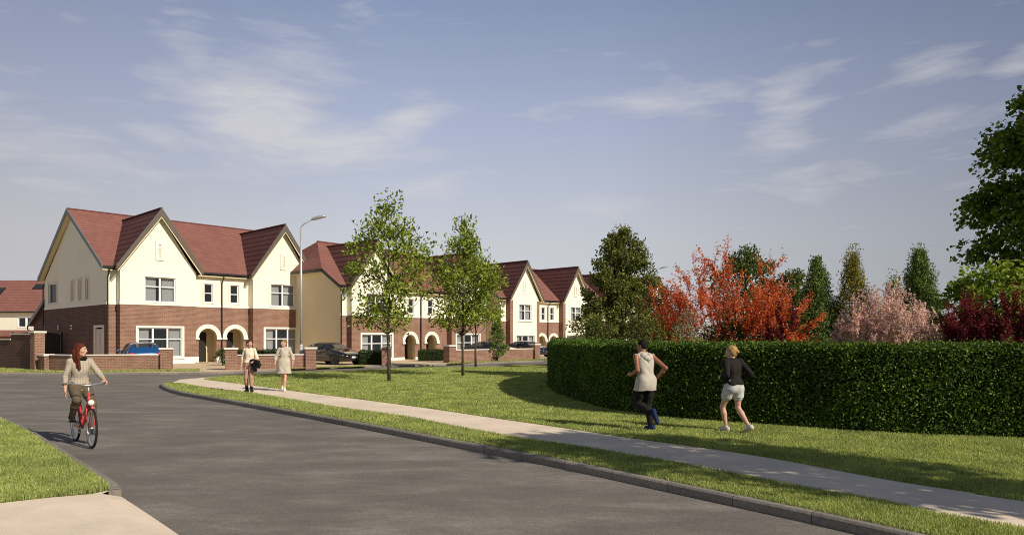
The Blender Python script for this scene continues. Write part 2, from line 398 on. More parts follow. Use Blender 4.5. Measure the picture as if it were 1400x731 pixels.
# ------------------------------------------------------------------ grass blades (stuff)
def pip(P,poly):
    x,y=P[:,0],P[:,1]; ins=np.zeros(len(P),bool); n=len(poly); j=n-1
    for i in range(n):
        xi,yi=poly[i]; xj,yj=poly[j]
        if yi!=yj: ins^=((yi>y)!=(yj>y))&(x<(xj-xi)*(y-yi)/(yj-yi)+xi)
        j=i
    return ins
def blades(name,poly,dens,hmean,mat,label,ymin=3.,ymax=60.,xlim=1.0,z=0.,wfac=1.):
    p=np.array(poly); lo=p.min(0); hi=p.max(0); lo[1]=max(lo[1],ymin); hi[1]=min(hi[1],ymax); lo[0]=max(lo[0],-30); hi[0]=min(hi[0],16)
    out=[]
    y=lo[1]
    while y<hi[1]:
        y2=min(hi[1],y*1.12+.2); d=(y+y2)/2; half=d*.80+.6
        x0,x1=max(lo[0],-half),min(hi[0],half)
        if x1>x0:
            dd=dens*min(1,(7.5/d)**1.75); n=int((x1-x0)*(y2-y)*dd)
            q=np.column_stack([RNG.uniform(x0,x1,n),RNG.uniform(y,y2,n)]); q=q[pip(q,poly)]; out.append(q)
        y=y2
    P=np.vstack(out); n=len(P); d=np.maximum(1,P[:,1]/7.5)
    h=hmean*RNG.uniform(.5,1.35,n)*np.minimum(d**.25,1.5); w=.0030*d**.8*RNG.uniform(.7,1.4,n)*wfac
    a=RNG.uniform(0,2*np.pi,n); ln=RNG.uniform(.1,.75,n)*h; la=RNG.uniform(0,2*np.pi,n)
    ax=np.column_stack([np.cos(a),np.sin(a)]); lean=np.column_stack([np.cos(la),np.sin(la)])*ln[:,None]
    V=np.zeros((n,5,3)); V[:,0,:2]=P-ax*w[:,None]; V[:,1,:2]=P+ax*w[:,None]
    V[:,2,:2]=P+ax*w[:,None]*.75+lean*.4; V[:,3,:2]=P-ax*w[:,None]*.75+lean*.4; V[:,4,:2]=P+lean
    V[:,0:2,2]=z-.01; V[:,2:4,2]=z+(h*.6)[:,None]; V[:,4,2]=z+h
    b=np.arange(n)[:,None]*5
    F=np.vstack([b+np.array([[0,1,2]]),b+np.array([[0,2,3]]),b+np.array([[3,2,4]])])
    o=np_mesh(name,V.reshape(-1,3),F,mat); tag(o,label,'grass',kind='stuff'); return o
M['blade']=leafmat('grass_blade',[(.17,.24,.052),(.295,.37,.09),(.43,.485,.16),(.60,.59,.29)],.3,.6,.2)
blades('grass',VERGE,10500,.045,M['blade'],'strip of short grass between the kerb and the footpath',ymax=26)
blades('grass',LAWN,8500,.036,M['blade'],'mown lawn between the footpath and the clipped hedge',ymax=40)
blades('grass',GLEFT,9000,.05,M['blade'],'grass beside the kerb and pavement at the near corner',ymax=20)
for s,lb in ((S1,'thin grass strip at the foot of the first low wall'),(S2,'thin grass strip by the drive of the black saloon'),(S3,'thin grass strip at the foot of the long wall')): blades('grass',s,5000,.05,M['blade'],lb,ymax=60)
# ------------------------------------------------------------------ houses
def facade(mb,O,Rv,s0,s1,z0,z1,holes=(),reveal=.12):
    """wall panel in the plane through O along Rv; holes (s0,s1,z0,z1) get reveals going inwards"""
    O=np.array(O,float);Rv=np.array(Rv,float);Nn=np.cross(Rv,(0,0,1.))
    P=lambda s,z,d=0: tuple(O+Rv*s+np.array((0,0,z))+Nn*d)
    xs=sorted({s0,s1,*[h[0] for h in holes],*[h[1] for h in holes]}); zs=sorted({z0,z1,*[h[2] for h in holes],*[h[3] for h in holes]})
    xs=[x for x in xs if s0<=x<=s1]; zs=[z for z in zs if z0<=z<=z1]
    for a,b in zip(xs,xs[1:]):
        for c,d in zip(zs,zs[1:]):
            if any(h[0]<=a and b<=h[1] and h[2]<=c and d<=h[3] for h in holes): continue
            mb.quad(P(a,c),P(b,c),P(b,d),P(a,d))
    for h in holes:
        a,b,c,d=h[:4]; r=-(h[4] if len(h)>4 else reveal)
        mb.quad(P(a,c),P(a,d),P(a,d,r),P(a,c,r)); mb.quad(P(b,d),P(b,c),P(b,c,r),P(b,d,r))
        mb.quad(P(a,d),P(b,d),P(b,d,r),P(a,d,r)); mb.quad(P(b,c),P(a,c),P(a,c,r),P(b,c,r))
    return mb

def window(par,O,Rv,s0,s1,z0,z1,cols=2,transom=.68,sur=.15,sill=True,curt=.0,trim='trim',rv=.12,name='window'):
    """window with surround; hole size s0..s1, z0..z1 (of the wall face)"""
    O=np.array(O,float);Rv=np.array(Rv,float);Nn=np.cross(Rv,(0,0,1.))
    fr=MB(); t=.065; d0,d1=-rv,-rv+.07
    B=lambda m,a,b,c,d,e,f: m.obox(O,Rv,Nn,a,b,e,f,c,d)
    B(fr,s0,s1,z0,z0+t,d0,d1);B(fr,s0,s1,z1-t,z1,d0,d1);B(fr,s0,s0+t,z0+t,z1-t,d0,d1);B(fr,s1-t,s1,z0+t,z1-t,d0,d1)
    w=(s1-s0)/cols; zt=z0+(z1-z0)*transom
    for k in range(1,cols):
        B(fr,s0+w*k-.055,s0+w*k+.055,z0+t,z1-t,d0,d1)
    if transom<1:
        for k in range(cols):
            B(fr,s0+w*k+(t if k==0 else .055),s0+w*(k+1)-(t if k==cols-1 else .055),zt-.03,zt+.03,d0,d1-.005)
    f=fr.build(name,M['upvc'],par)
    pn=MB(); P=lambda s,z,d: tuple(O+Rv*s+np.array((0,0,z))+Nn*d); dd=-rv+.03
    pn.quad(P(s0+.02,z0+.02,dd),P(s1-.02,z0+.02,dd),P(s1-.02,z1-.02,dd),P(s0+.02,z1-.02,dd)).build('pane',M['glass'],f)
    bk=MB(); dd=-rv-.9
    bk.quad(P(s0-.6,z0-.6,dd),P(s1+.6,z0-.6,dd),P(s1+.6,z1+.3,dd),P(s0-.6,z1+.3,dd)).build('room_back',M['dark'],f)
    if sur:
        sm=MB(); q=.045
        B(sm,s0-sur,s1+sur,z1,z1+sur*.9,.0,q);B(sm,s0-sur,s0,z0,z1,.0,q);B(sm,s1,s1+sur,z0,z1,.0,q)
        if sill: B(sm,s0-sur-.03,s1+sur+.03,z0-.13,z0,-.1,.10)
        else: B(sm,s0-sur,s1+sur,z0-.08,z0,.0,q)
        sm.build('surround',M[trim],f)
    if curt:
        dd=-rv-.12
        for (a,b) in ((s0,s0+(s1-s0)*curt),(s1-(s1-s0)*curt,s1)):
            cm=MB(); n=14; prev=None
            for k in range(n+1):
                s=a+(b-a)*k/n; x=dd+.03*math.sin(k*2.1)
                if prev: cm.quad(P(prev[0],z0-.05,prev[1]),P(s,z0-.05,x),P(s,z1+.02,x),P(prev[0],z1+.02,prev[1]))
                prev=(s,x)
            cm.build('curtain',M['curtain'],f,weld=True)
    return f

def arc_pts(c,zs,r,n=16): return [(c-r*math.cos(math.pi*k/n), zs+r*math.sin(math.pi*k/n)) for k in range(n+1)]

def porch(par,brick,c,r,zs,R2,depth=1.25,doormat='door',dw=.42):
    """arched porch opening in the plane y=0, its trim ring, inner walls and the door at the back"""
    x0,x1=c-r,c+r
    # spandrels (brick) between arch and its bounding rectangle
    a=arc_pts(c,zs,r); zt=zs+r
    n=len(a)//2
    for k in range(n):
        brick.quad((x0,0,zt),(a[k][0],0,a[k][1]),(a[k+1][0],0,a[k+1][1]))
        j=len(a)-1-k; brick.quad((x1,0,zt),(a[j-1][0],0,a[j-1][1]),(a[j][0],0,a[j][1]))
    sp=MB()
    for k in range(len(a)-1): sp.quad((a[k][0],0,a[k][1]),(a[k][0],.3,a[k][1]),(a[k+1][0],.3,a[k+1][1]),(a[k+1][0],0,a[k+1][1]))
    w=.28
    sp.quad((x0,0,0),(x0,.3,0),(x0,.3,zs),(x0,0,zs)); sp.quad((x1,0,zs),(x1,.3,zs),(x1,.3,0),(x1,0,0))
    # room behind
    X0,X1,H=x0-w,x1+w,zs+r+.12
    sp.quad((X0,.3,0),(X0,depth,0),(X0,depth,H),(X0,.3,H)); sp.quad((X1,.3,H),(X1,depth,H),(X1,depth,0),(X1,.3,0))
    sp.quad((X0,depth,0),(X1,depth,0),(X1,depth,H),(X0,depth,H)); sp.quad((X0,.3,H),(X1,.3,H),(X1,depth,H),(X0,depth,H))
    po=sp.build('porch',M['side_render'],par)
    d=MB(); dx0,dx1=c-.74,c+dw
    d.box(dx0,dx1,depth-.06,depth-.01,0.02,2.12); d.box(dx0+.1,dx0+.42,depth-.08,depth-.05,.2,.95); d.box(dx0+.54,dx1-.1,depth-.08,depth-.05,.2,.95); d.box(dx0+.1,dx0+.42,depth-.08,depth-.05,1.1,1.95); d.box(dx0+.54,dx1-.1,depth-.08,depth-.05,1.1,1.95)
    dd=d.build('door',M[doormat],par)
    MB().tube([(dx1-.1,depth-.09,1.0),(dx1-.1,depth-.13,1.0),(dx1-.1,depth-.13,1.12)],.013,6).build('handle',M['steel'],dd)
    ring=MB(); i_,o_=arc_pts(c,zs,r+.01,20),arc_pts(c,zs,R2,20); m_=arc_pts(c,zs,(r+R2)/2+.03,20)
    for (A_,B_,y) in ((i_,m_,-.07),(m_,o_,-.10)):
        for k in range(20):
            ring.quad((A_[k][0],y,A_[k][1]),(A_[k+1][0],y,A_[k+1][1]),(B_[k+1][0],y,B_[k+1][1]),(B_[k][0],y,B_[k][1]))
    for k in range(20):
        ring.quad((o_[k][0],-.10,o_[k][1]),(o_[k+1][0],-.10,o_[k+1][1]),(o_[k+1][0],.01,o_[k+1][1]),(o_[k][0],.01,o_[k][1]))
        ring.quad((i_[k+1][0],-.07,i_[k+1][1]),(i_[k][0],-.07,i_[k][1]),(i_[k][0],.02,i_[k][1]),(i_[k+1][0],.02,i_[k+1][1]))
        ring.quad((m_[k+1][0],-.10,m_[k+1][1]),(m_[k][0],-.10,m_[k][1]),(m_[k][0],-.07,m_[k][1]),(m_[k+1][0],-.07,m_[k+1][1]))
    for sx in (-1,1):
        a_,b_=sorted((c+sx*(r-.01),c+sx*(R2+.03))); ring.box(a_,b_,-.13,.03,zs-.16,zs-.02)
    ring.build('arch_surround',M['band'],par)
    return (x0,x1,0.,zt,.0)

def slab(mb,pts,th):
    """roof panel: polygon top, thickness th straight down"""
    mb.prism([(p[0],p[1],p[2]-th) for p in pts],(0,0,th)); return mb

def semi_house(loc,rz,label,P):
    root=empty('semi_detached_house',loc,rz); tag(root,label,'house',group='semi-detached houses of the estate')
    s=P['s'];A,a,b,c,p,D=P['A'],P['a'],P['b'],P['c'],P['p'],P['D']; zb,ze,za,zr,e=P['zb'],P['ze'],P['za'],P['zr'],.35
    style=P['style']; UP=M['render']
    # window numbers measured on the houses
    spr,r,R2,ac=1.75*s,.62*s,.92*s,P.get('ac',.98)
    arch=[(k*ac-r,k*ac+r,0.,spr+r,.0) for k in (-1,1)]
    brick=MB(); up=MB(); eb=[MB(),MB()]; eu=[MB(),MB()]
    gw=P['gw']; fw=P['fw']; sw=P['sw']
    ghole=[(gw[0],gw[1],gw[2],gw[3])]
    for sg in (-1,1):
        # bay
        main=(brick,up); brick,up=MB(),MB(); x0,x1=sorted((sg*a,sg*b)); Oy=-p
        g=tuple(sorted((sg*gw[0],sg*gw[1])))+(gw[2],gw[3]); f=tuple(sorted((sg*fw[0],sg*fw[1])))+(fw[2],fw[3])
        if style=='render_bay':
            q=.42
            facade(up,(0,Oy,0),(1,0,0),x0+q,x1-q,0,ze,[g,f])
            for k,(u0,u1) in enumerate(((x0,x0+q),(x1-q,x1))):
                pm=MB(); facade(pm,(0,Oy-.012,0),(1,0,0),u0,u1,0,ze)
                if k==0: facade(pm,(x0,0,0),(0,-1,0),0,p+.012,0,ze)
                else: facade(pm,(x1,-p-.012,0),(0,1,0),0,p+.012,0,ze)
                pm.build('brick_pier',M['brick'],root)
        else:
            facade(brick,(0,Oy,0),(1,0,0),x0,x1,0.42*s,zb,[g]); facade(up,(0,Oy,0),(1,0,0),x0,x1,zb,ze,[f])
            base=MB(); base.box(x0-.02,x1+.02,Oy-.03,0,0,.42*s); base.build('plinth',M['plinth'],root)
            band=MB(); band.box(x0-.04,x1+.04,Oy-.045,-.01,zb-.02,zb+.15); band.build('string_course',M['band'],root)
        if style!='render_bay':
            facade(brick,(x0,0,0),(0,-1,0),0,p,0,zb); facade(up,(x0,0,0),(0,-1,0),0,p,zb,ze)
            facade(brick,(x1,-p,0),(0,1,0),0,p,0,zb); facade(up,(x1,-p,0),(0,1,0),0,p,zb,ze)
        m_=(x0+x1)/2; hw=(x1-x0)/2
        up.quad((x0,Oy,ze),(x1,Oy,ze),(m_,Oy,ze+(za-.35-ze)*hw/(hw)))  # gable triangle
        if brick.f: brick.build('bay_brick_wall',M['brick'],root)
        up.build('bay_rendered_wall',UP,root); brick,up=main
    # recessed middle and ends
    holes=[tuple(sorted((k*sw[0],k*sw[1])))+(sw[2],sw[3]) for k in (-1,1)]
    fb=MB(); fu=MB()
    facade(fb,(0,0,0),(1,0,0),-b,b,0,zb,arch); facade(fu,(0,0,0),(1,0,0),-b,b,zb,ze,holes)
    for k in (-1,1): porch(root,fb,k*ac,r,spr,R2,dw=P.get('dw',.42))
    fb.build('front_brick_wall',M['brick'],root,weld=True); fu.build('front_rendered_wall',UP,root,weld=True)
    band=MB(); band.box(-b+.05,b-.05,-.045,-.005,zb-.02,zb+.15); band.build('string_course',M['band'],root)
    for (x0,x1) in ((-b+.05,-ac-r),(-ac+r,ac-r),(ac+r,b-.05)):
        base=MB(); base.box(x0,x1,-.03,-.004,0,.42*s); base.build('plinth',M['plinth'],root)
    for (x0,x1) in ((-A,-a),(a,A)):
        k=x0>0; facade(eb[k],(0,0,0),(1,0,0),x0,x1,0,zb); facade(eu[k],(0,0,0),(1,0,0),x0,x1,zb,ze)
        band=MB(); band.box(x0-.04,x1+.04,-.045,-.005,zb-.02,zb+.15); band.build('string_course',M['band'],root)
    # ends and back
    hip=P.get('hip',0.)
    def end(x,Rv,O,brk,hs):
        low=[h for h in hs if h[2]<zb]; hi=[h for h in hs if h[2]>=zb]
        if P['side']=='brick' and x<0:
            q_=MB(); facade(q_,O,Rv,0,D,0,zb,low); q_.build('side_brick_wall',M['brickshade'],root,weld=True)
        else:
            tgt=eb[x>0] if P['side']=='brick' else P['sidemb'][x>0]
            facade(tgt,O,Rv,0,D,0,zb,low)
        t2=eu[x>0] if P['side']=='brick' else P['sidemb'][x>0]
        facade(t2,O,Rv,0,D,zb,ze,hi)
        sl=(zr-ze-.2)/(D/2)
        if not hip: tri=[(x,0,ze),(x,D/2,zr-.22),(x,D,ze)]
        else:
            zh=P['zh']-.2; k=(zh-ze)/sl
            tri=[(x,0,ze),(x,k,zh),(x,D-k,zh),(x,D,ze)]
        t2.quad(*(tri if x>0 else tri[::-1]))
    P['sidemb']=[MB(),MB()]
    end(-A,(0,-1,0),(-A,D,0),brick,P.get('lhole',[])); end(A,(0,1,0),(A,0,0),brick,[])
    facade(brick,(A,D,0),(-1,0,0),0,2*A,0,zb); facade(up,(A,D,0),(-1,0,0),0,2*A,zb,ze)
    if P['side']=='brick': band=MB(); band.box(-A-.045,-A-.005,-.04,D,zb-.02,zb+.15); band.build('string_course',M['band'],root)
    brick.build('back_brick_wall',M['brick'],root,weld=True); up.build('back_rendered_wall',UP,root,weld=True)
    for k in (0,1):
        if eb[k].f: eb[k].build('end_brick_wall',M['brick'],root,weld=True)
        eu[k].build('end_rendered_wall',UP,root,weld=True)
    for q_ in P['sidemb']:
        if q_.f: q_.build('side_wall',M['side_render'],root,weld=True)
    # roof
    th=.16; zt=ze+.21; sl=(zr-zt)/(D/2+e)
    roof=MB(); X=A+e
    if not hip:
        slab(roof,[(-X,-e,zt),(X,-e,zt),(X,D/2,zr),(-X,D/2,zr)],th); slab(roof,[(X,D+e,zt),(-X,D+e,zt),(-X,D/2,zr),(X,D/2,zr)],th)
    else:
        zh=P['zh']; k=(zh-zt)/sl-e
        for sg in (1,-1):
            y=lambda v: v if sg>0 else D-v
            pts=[(-X,y(-e),zt),(X,y(-e),zt),(X,y(k),zh),(X-hip,D/2,zr),(-X+hip,D/2,zr),(-X,y(k),zh)]
            slab(roof,pts if sg>0 else pts[::-1],th)
        for sg in (-1,1):
            pts=[(sg*X,k,zh),(sg*X,D-k,zh),(sg*(X-hip),D/2,zr)]
            slab(roof,pts if sg>0 else pts[::-1],th)
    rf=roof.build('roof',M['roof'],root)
    MB().tube([(-X+hip,D/2,zr),(X-hip,D/2,zr)],.09,6).build('ridge_tiles',M['roofg'],rf)
    bar=MB(); barg=MB(); sof=MB()
    for sg in (-1,1):
        x0,x1=sorted((sg*a,sg*b)); m_=(x0+x1)/2; hw=(x1-x0)/2+e*.9; yf=-p-e
        gs=(za-zt)/hw; yb=-e+(za-zt)/sl+.25
        gr=MB(); barm=MB(); sof=MB()
        for k in (-1,1):
            pts=[(m_+k*hw,yf,zt),(m_,yf,za),(m_,yb,za),(m_+k*hw,yb,zt)]
            slab(gr,pts if k<0 else pts[::-1],.15)
            pts=[(m_+k*(hw-.02),yf+.04,zt-.18),(m_,yf+.04,za-.24),(m_,-p+.02,za-.24),(m_+k*(hw-.02),-p+.02,zt-.18)]
            slab(sof,pts if k<0 else pts[::-1],.03)
            w=.36
            poly=[(m_+k*(hw+.02),yf-.02,zt-w*.9),(m_+k*(hw+.02),yf-.02,zt+.02),(m_,yf-.02,za+.03),(m_,yf-.02,za-w*1.45)]
            barm.prism(poly if k>0 else poly[::-1],(0,-.05,0))
            poly=[(m_+k*(hw-.06),yf-.0,zt-w*.9-.07),(m_+k*(hw-.06),yf-.0,zt-w*.85),(m_,yf-.0,za-w*1.42),(m_,yf-.0,za-w*1.45-.10)]
            sof.prism(poly if k>0 else poly[::-1],(0,-.03,0))
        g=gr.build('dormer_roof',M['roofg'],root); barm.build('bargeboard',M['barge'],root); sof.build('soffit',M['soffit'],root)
        MB().tube([(m_,yf,za+.01),(m_,yb,za+.01)],.08,6).build('ridge_tiles',M['roofg'],g)
    if not hip:
        for sg in (-1,1):
            barg=MB(); sof=MB()
            for (y0,y1) in ((-e,D/2),(D+e,D/2)):
                w=.27; poly=[(sg*X,y0,zt-w),(sg*X,y0,zt+.03),(sg*X,y1,zr+.03),(sg*X,y1,zr-w*1.2)]
                barg.prism(poly if (sg>0)==(y1>y0) else poly[::-1],(sg*.05,0,0))
                pts=[(sg*A,y0,zt-.19),(sg*X,y0,zt-.19),(sg*X,y1,zr-.19),(sg*A,y1,zr-.19)]
                slab(sof,pts if (sg>0)==(y1>y0) else pts[::-1],.03)
            barg.build('verge_board',M['bargeg'],root); sof.build('soffit',M['soffit'],root)
    # eaves: soffit, gutters and downpipes
    gut=MB(); pipe=MB()
    segs=[(-X,-a-.3),(-b+.3,b-.3),(a+.3,X)]
    for (x0,x1) in segs:
        gt=MB(); gt.box(x0,x1,-e-.10,-e+.02,zt-.17,zt-.03); gt.build('gutter',M['gutter'],root); sof=MB(); sof.box(x0,x1,-e+.02,-.003,ze-.10,ze-.04); sof.build('soffit',M['soffit'],root)
    if hip:
        for sg in (-1,1):
            zh=P['zh']; gut=MB(); x0,x1=sorted((sg*X,sg*(X+.1))); gut.box(x0,x1,k_(P,sl,e,zt),D-k_(P,sl,e,zt),zh-.24,zh-.03)
            y0=-e; y1=k_(P,sl,e,zt); poly=[(sg*X,y0,zt-.24),(sg*X,y0,zt),(sg*X,y1,zh),(sg*X,y1,zh-.24)]
            gut.prism(poly if sg>0 else poly[::-1],(sg*.06,0,0)); gut.build('hip_gutter',M['gutter'],root); x0,x1=sorted((sg*(A+.002),sg*X)); sof=MB(); sof.box(x0,x1,y1,D-y1,zh-.3,zh-.25); sof.build('soffit',M['soffit'],root)
    for x in (-A+.02,P.get('px',0.),A-.02):
        pp=MB(); pp.tube([(x,-e-.04,zt-.16),(x,-e-.04,zt-.3),(x,-.09,zt-.75),(x,-.09,.1)],.045,8); pp.build('downpipe',M['gutter'],root)
    # openings
    F=(1,0,0)
    for sg in (-1,1):
        g=sorted((sg*gw[0],sg*gw[1])); f=sorted((sg*fw[0],sg*fw[1])); q=sorted((sg*sw[0],sg*sw[1]))
        window(root,(0,-p,0),F,g[0],g[1],gw[2],gw[3],3,.62,.14,True,.27,'band')
        window(root,(0,-p,0),F,f[0],f[1],fw[2],fw[3],2,.62,.17,style=='render_bay',.41,'band')
        window(root,(0,0,0),F,q[0],q[1],sw[2],sw[3],1,.5,.10,False,0,'band',name='narrow_window')
        m_=sg*(a+b)/2; v=MB(); z0,z1=P['vz']; vw=.25*s
        v.box(m_-vw,m_-vw*.36,-p-.07,-p+.0,z0,z1); v.box(m_+vw*.36,m_+vw,-p-.07,-p,z0,z1); v.box(m_-vw*.36,m_+vw*.36,-p-.07,-p,z0,z0+.25*(z1-z0)*.6); v.box(m_-vw*.36,m_+vw*.36,-p-.07,-p,z1-.15*(z1-z0),z1)
        vv=v.build('gable_vent',M['band'],root)
        sl_=MB()
        for k in range(6):
            zz=z0+.2*(z1-z0)+k*.62*(z1-z0)/6; sl_.box(m_-vw*.35,m_+vw*.35,-p-.035,-p-.004,zz,zz+.07*s)
        sl_.build('vent_slats',M['trim'],vv)
    return root
def k_(P,sl,e,zt): return (P['zh']-zt)/sl-e

h1=dict(s=1.,A=7.34,a=6.78,b=2.05,c=4.4,p=.634,D=14.3,zb=3.88,ze=6.09,za=10.2,zr=10.75,style='brick_bay',side='brick',
  gw=(2.98,5.73,.44,2.38),fw=(3.42,5.33,4.07,5.70),sw=(.62,1.24,4.2,5.5),vz=(6.82,8.05),
  lhole=[(14.3-13.1,14.3-10.95,4.3,5.8),(14.3-7.45,14.3-6.85,4.3,5.72),(14.3-5.8,14.3-5.2,4.3,5.72),(14.3-4.2,14.3-3.6,4.3,5.72),(14.3-2.35,14.3-.6,.0,2.4)])
H1=semi_house((-20.715,48.671,0),.83,'gabled cream and brick house pair behind the blue car and street lamp',h1)
# side of the first house: windows, side door, vents, rear extension
Os,Rs=(-7.34,14.3,0),(0,-1,0)
lh=h1['lhole']
window(H1,Os,Rs,*lh[0],cols=1,transom=1.0,sur=.13,sill=False,trim='trim')
for h in lh[1:4]: window(H1,Os,Rs,*h,cols=1,transom=1.0,sur=.13,sill=False,trim='trim',name='narrow_window')
d=MB(); d.obox(Os,Rs,(-1,0,0),lh[4][0]+.12,lh[4][1]-.12,-.1,-.04,0.02,2.3); d.obox(Os,Rs,(-1,0,0),lh[4][0]+.55,lh[4][0]+.75,-.06,-.02,1.2,2.1); d.obox(Os,Rs,(-1,0,0),lh[4][0]+.95,lh[4][0]+1.0,-.06,-.02,.02,2.3)
sd=d.build('side_door',M['doorcream'],H1)
s_=MB(); s_.obox(Os,Rs,(-1,0,0),lh[4][0]-.12,lh[4][0]+.12,-.1,.04,0,2.4); s_.obox(Os,Rs,(-1,0,0),lh[4][1]-.12,lh[4][1]+.12,-.1,.04,0,2.4); s_.obox(Os,Rs,(-1,0,0),lh[4][0]-.12,lh[4][1]+.12,-.1,.04,2.4,2.55)
s_.build('surround',M['trim'],sd)
for v in (10.58,7.37):
    m_=MB(); m_.obox((-7.34,0,0),(0,1,0),(-1,0,0),v-.09,v+.09,0,.05,2.32,2.44); m_.obox((-7.34,0,0),(0,1,0),(-1,0,0),v-.09,v+.09,0,.05,2.52,2.64); m_.build('wall_vent',M['upvc'],H1)
x=MB(); facade(x,(-7.1,18.6,0),(0,-1,0),0,4.3,0,2.9); facade(x,(6,18.6,0),(-1,0,0),0,13.1,0,2.9); x.quad((-7.1,18.6,2.9),(-7.1,14.3,2.9),(-7.1,14.3,4.5)); x.quad((6,14.3,0),(6,18.6,0),(6,18.6,2.9),(6,14.3,4.5))
x.build('rear_extension',M['brickshade'],H1)
x=MB(); slab(x,[(6.2,18.95,2.85),(-7.4,18.95,2.85),(-7.4,14.3,4.68),(6.2,14.3,4.68)],.15); er=x.build('extension_roof',M['roof'],H1)
x=MB(); x.prism([(-7.4,18.95,2.55),(-7.4,14.3,4.4),(-7.4,14.3,4.72),(-7.4,18.95,2.9)],(-.05,0,0)); x.build('verge_board',M['bargeg'],er)
x=MB(); x.tube([(-7.45,18.9,2.7),(-7.45,18.9,2.4),(-7.2,18.68,2.2),(-7.2,18.68,.1)],.045); x.build('downpipe',M['gutter'],H1); x=MB(); x.tube([(-7.25,14.6,6.0),(-7.42,14.38,5.6),(-7.42,14.38,2.)],.045); x.build('downpipe',M['gutter'],H1)
x=MB(); x.obox((-7.1,0,0),(0,1,0),(-1,0,0),15.3,15.48,0,.05,2.32,2.44); x.obox((-7.1,0,0),(0,1,0),(-1,0,0),15.3,15.48,0,.05,2.52,2.64); x.build('wall_vent',M['upvc'],H1)

s=.9
h2=dict(s=s,A=7.74,a=7.2,b=2.93,c=5.0,p=.57,D=12.2,zb=3.88*s,ze=6.09*s,za=9.1,zr=10.2*s+.35,style='brick_bay',side='render',hip=2.6,zh=6.95,
  gw=(3.5,6.3,.44*s,2.38*s),fw=(4.1,5.9,4.07*s,5.7*s),sw=(.75,1.35,4.2*s,5.5*s),vz=(6.2,7.3),ac=1.15,px=-.05,dw=.78)
H2=semi_house((-7.3,54.66,-.18),.88,'hipped-roof pair of cream and brick houses seen behind the two young street trees',h2)
s=.95
h3=dict(s=s,A=7.2,a=6.28,b=1.92,c=4.08,p=.55,D=12.,zb=3.88*s,ze=6.09*s,za=9.75,zr=9.95,style='render_bay',side='render',
  gw=(2.7,5.4,.44*s,2.4*s),fw=(3.2,5.0,4.0*s,5.65*s),sw=(.42,1.0,4.1*s,5.5*s),vz=(6.5,7.75),ac=.95)
H3=semi_house((3.74,72.0,-.36),.813,'gabled cream house pair with tall brick corner piers beyond the navy car',h3)
def copy_tree(o,parent=None):
    c_=o.copy(); COL.objects.link(c_); c_.parent=parent
    for ch in list(o.children): copy_tree(ch,c_)
    return c_
H4=copy_tree(H3); H4.location=(15.3,84.5,-.36); H4['label']='farthest house pair, only its red roof showing past the last gable'

# small house far at the left edge
def far_house():
    root=empty('detached_house',(-70.5,88,-.1),R(-3)); tag(root,'distant house with plain red roof, roof windows and white-framed windows behind the tall brown wall','house')
    w=MB(); hs=[(-3.9,-2.9,3.15,4.35),(7.1,8.1,3.15,4.35),(8.25,9.25,3.15,4.35),(9.4,10.4,3.15,4.35),(1.5,2.5,3.15,4.35)]
    facade(w,(0,0,0),(1,0,0),-8,14,2.75,5.1,hs); facade(w,(14,0,0),(0,1,0),0,9,0,5.1); facade(w,(-8,9,0),(0,-1,0),0,9,0,5.1)
    w.quad((14,0,5.1),(14,9,5.1),(14,4.5,9.3)); w.quad((-8,0,5.1),(-8,4.5,9.3),(-8,9,5.1)); w.build('rendered_wall',M['render'],root)
    w=MB(); facade(w,(0,0,0),(1,0,0),-8,14,-.1,2.75); w.build('brick_wall',M['brick'],root)
    rf=MB(); slab(rf,[(-8.3,-.4,5.15),(14.3,-.4,5.15),(14.3,4.5,9.5),(-8.3,4.5,9.5)],.15); slab(rf,[(14.3,9.4,5.15),(-8.3,9.4,5.15),(-8.3,4.5,9.5),(14.3,4.5,9.5)],.15)
    rf=rf.build('roof',M['roof'],root)
    MB().box(-8.3,14.3,-.52,-.38,4.95,5.12).build('gutter',M['gutter'],root)
    n=np.array((0,-.664,.748)); 
    def skylight(x,t0,t1,w):
        y0,y1=-.4+4.9*t0,-.4+4.9*t1; z0,z1=5.15+4.35*t0,5.15+4.35*t1
        k=MB(); k.prism([(x,y0,z0-.02),(x+w,y0,z0-.02),(x+w,y1,z1-.02),(x,y1,z1-.02)],tuple(n*.1)); q=k.build('skylight',M['gutter'],rf)
        k=MB(); e_=.1; o=n*.105
        k.quad(*[tuple(np.array(v)+o) for v in ((x+e_,y0+e_*.75,z0+e_*.66),(x+w-e_,y0+e_*.75,z0+e_*.66),(x+w-e_,y1-e_*.75,z1-e_*.66),(x+e_,y1-e_*.75,z1-e_*.66))]); k.build('pane',M['glass'],q)
    skylight(6.6,.70,.86,1.5); skylight(1.7,.22,.74,1.2)
    for h in hs: window(root,(0,0,0),(1,0,0),*h,cols=1,transom=1.,sur=.08,sill=False,trim='upvc')
    pr=MB(); slab(pr,[(3.0,-1.6,2.05),(9,-1.6,2.05),(9,0.,2.75),(3.0,0.,2.75)],.12); pr.build('porch_roof',M['roof'],root)
    return root
far_house()

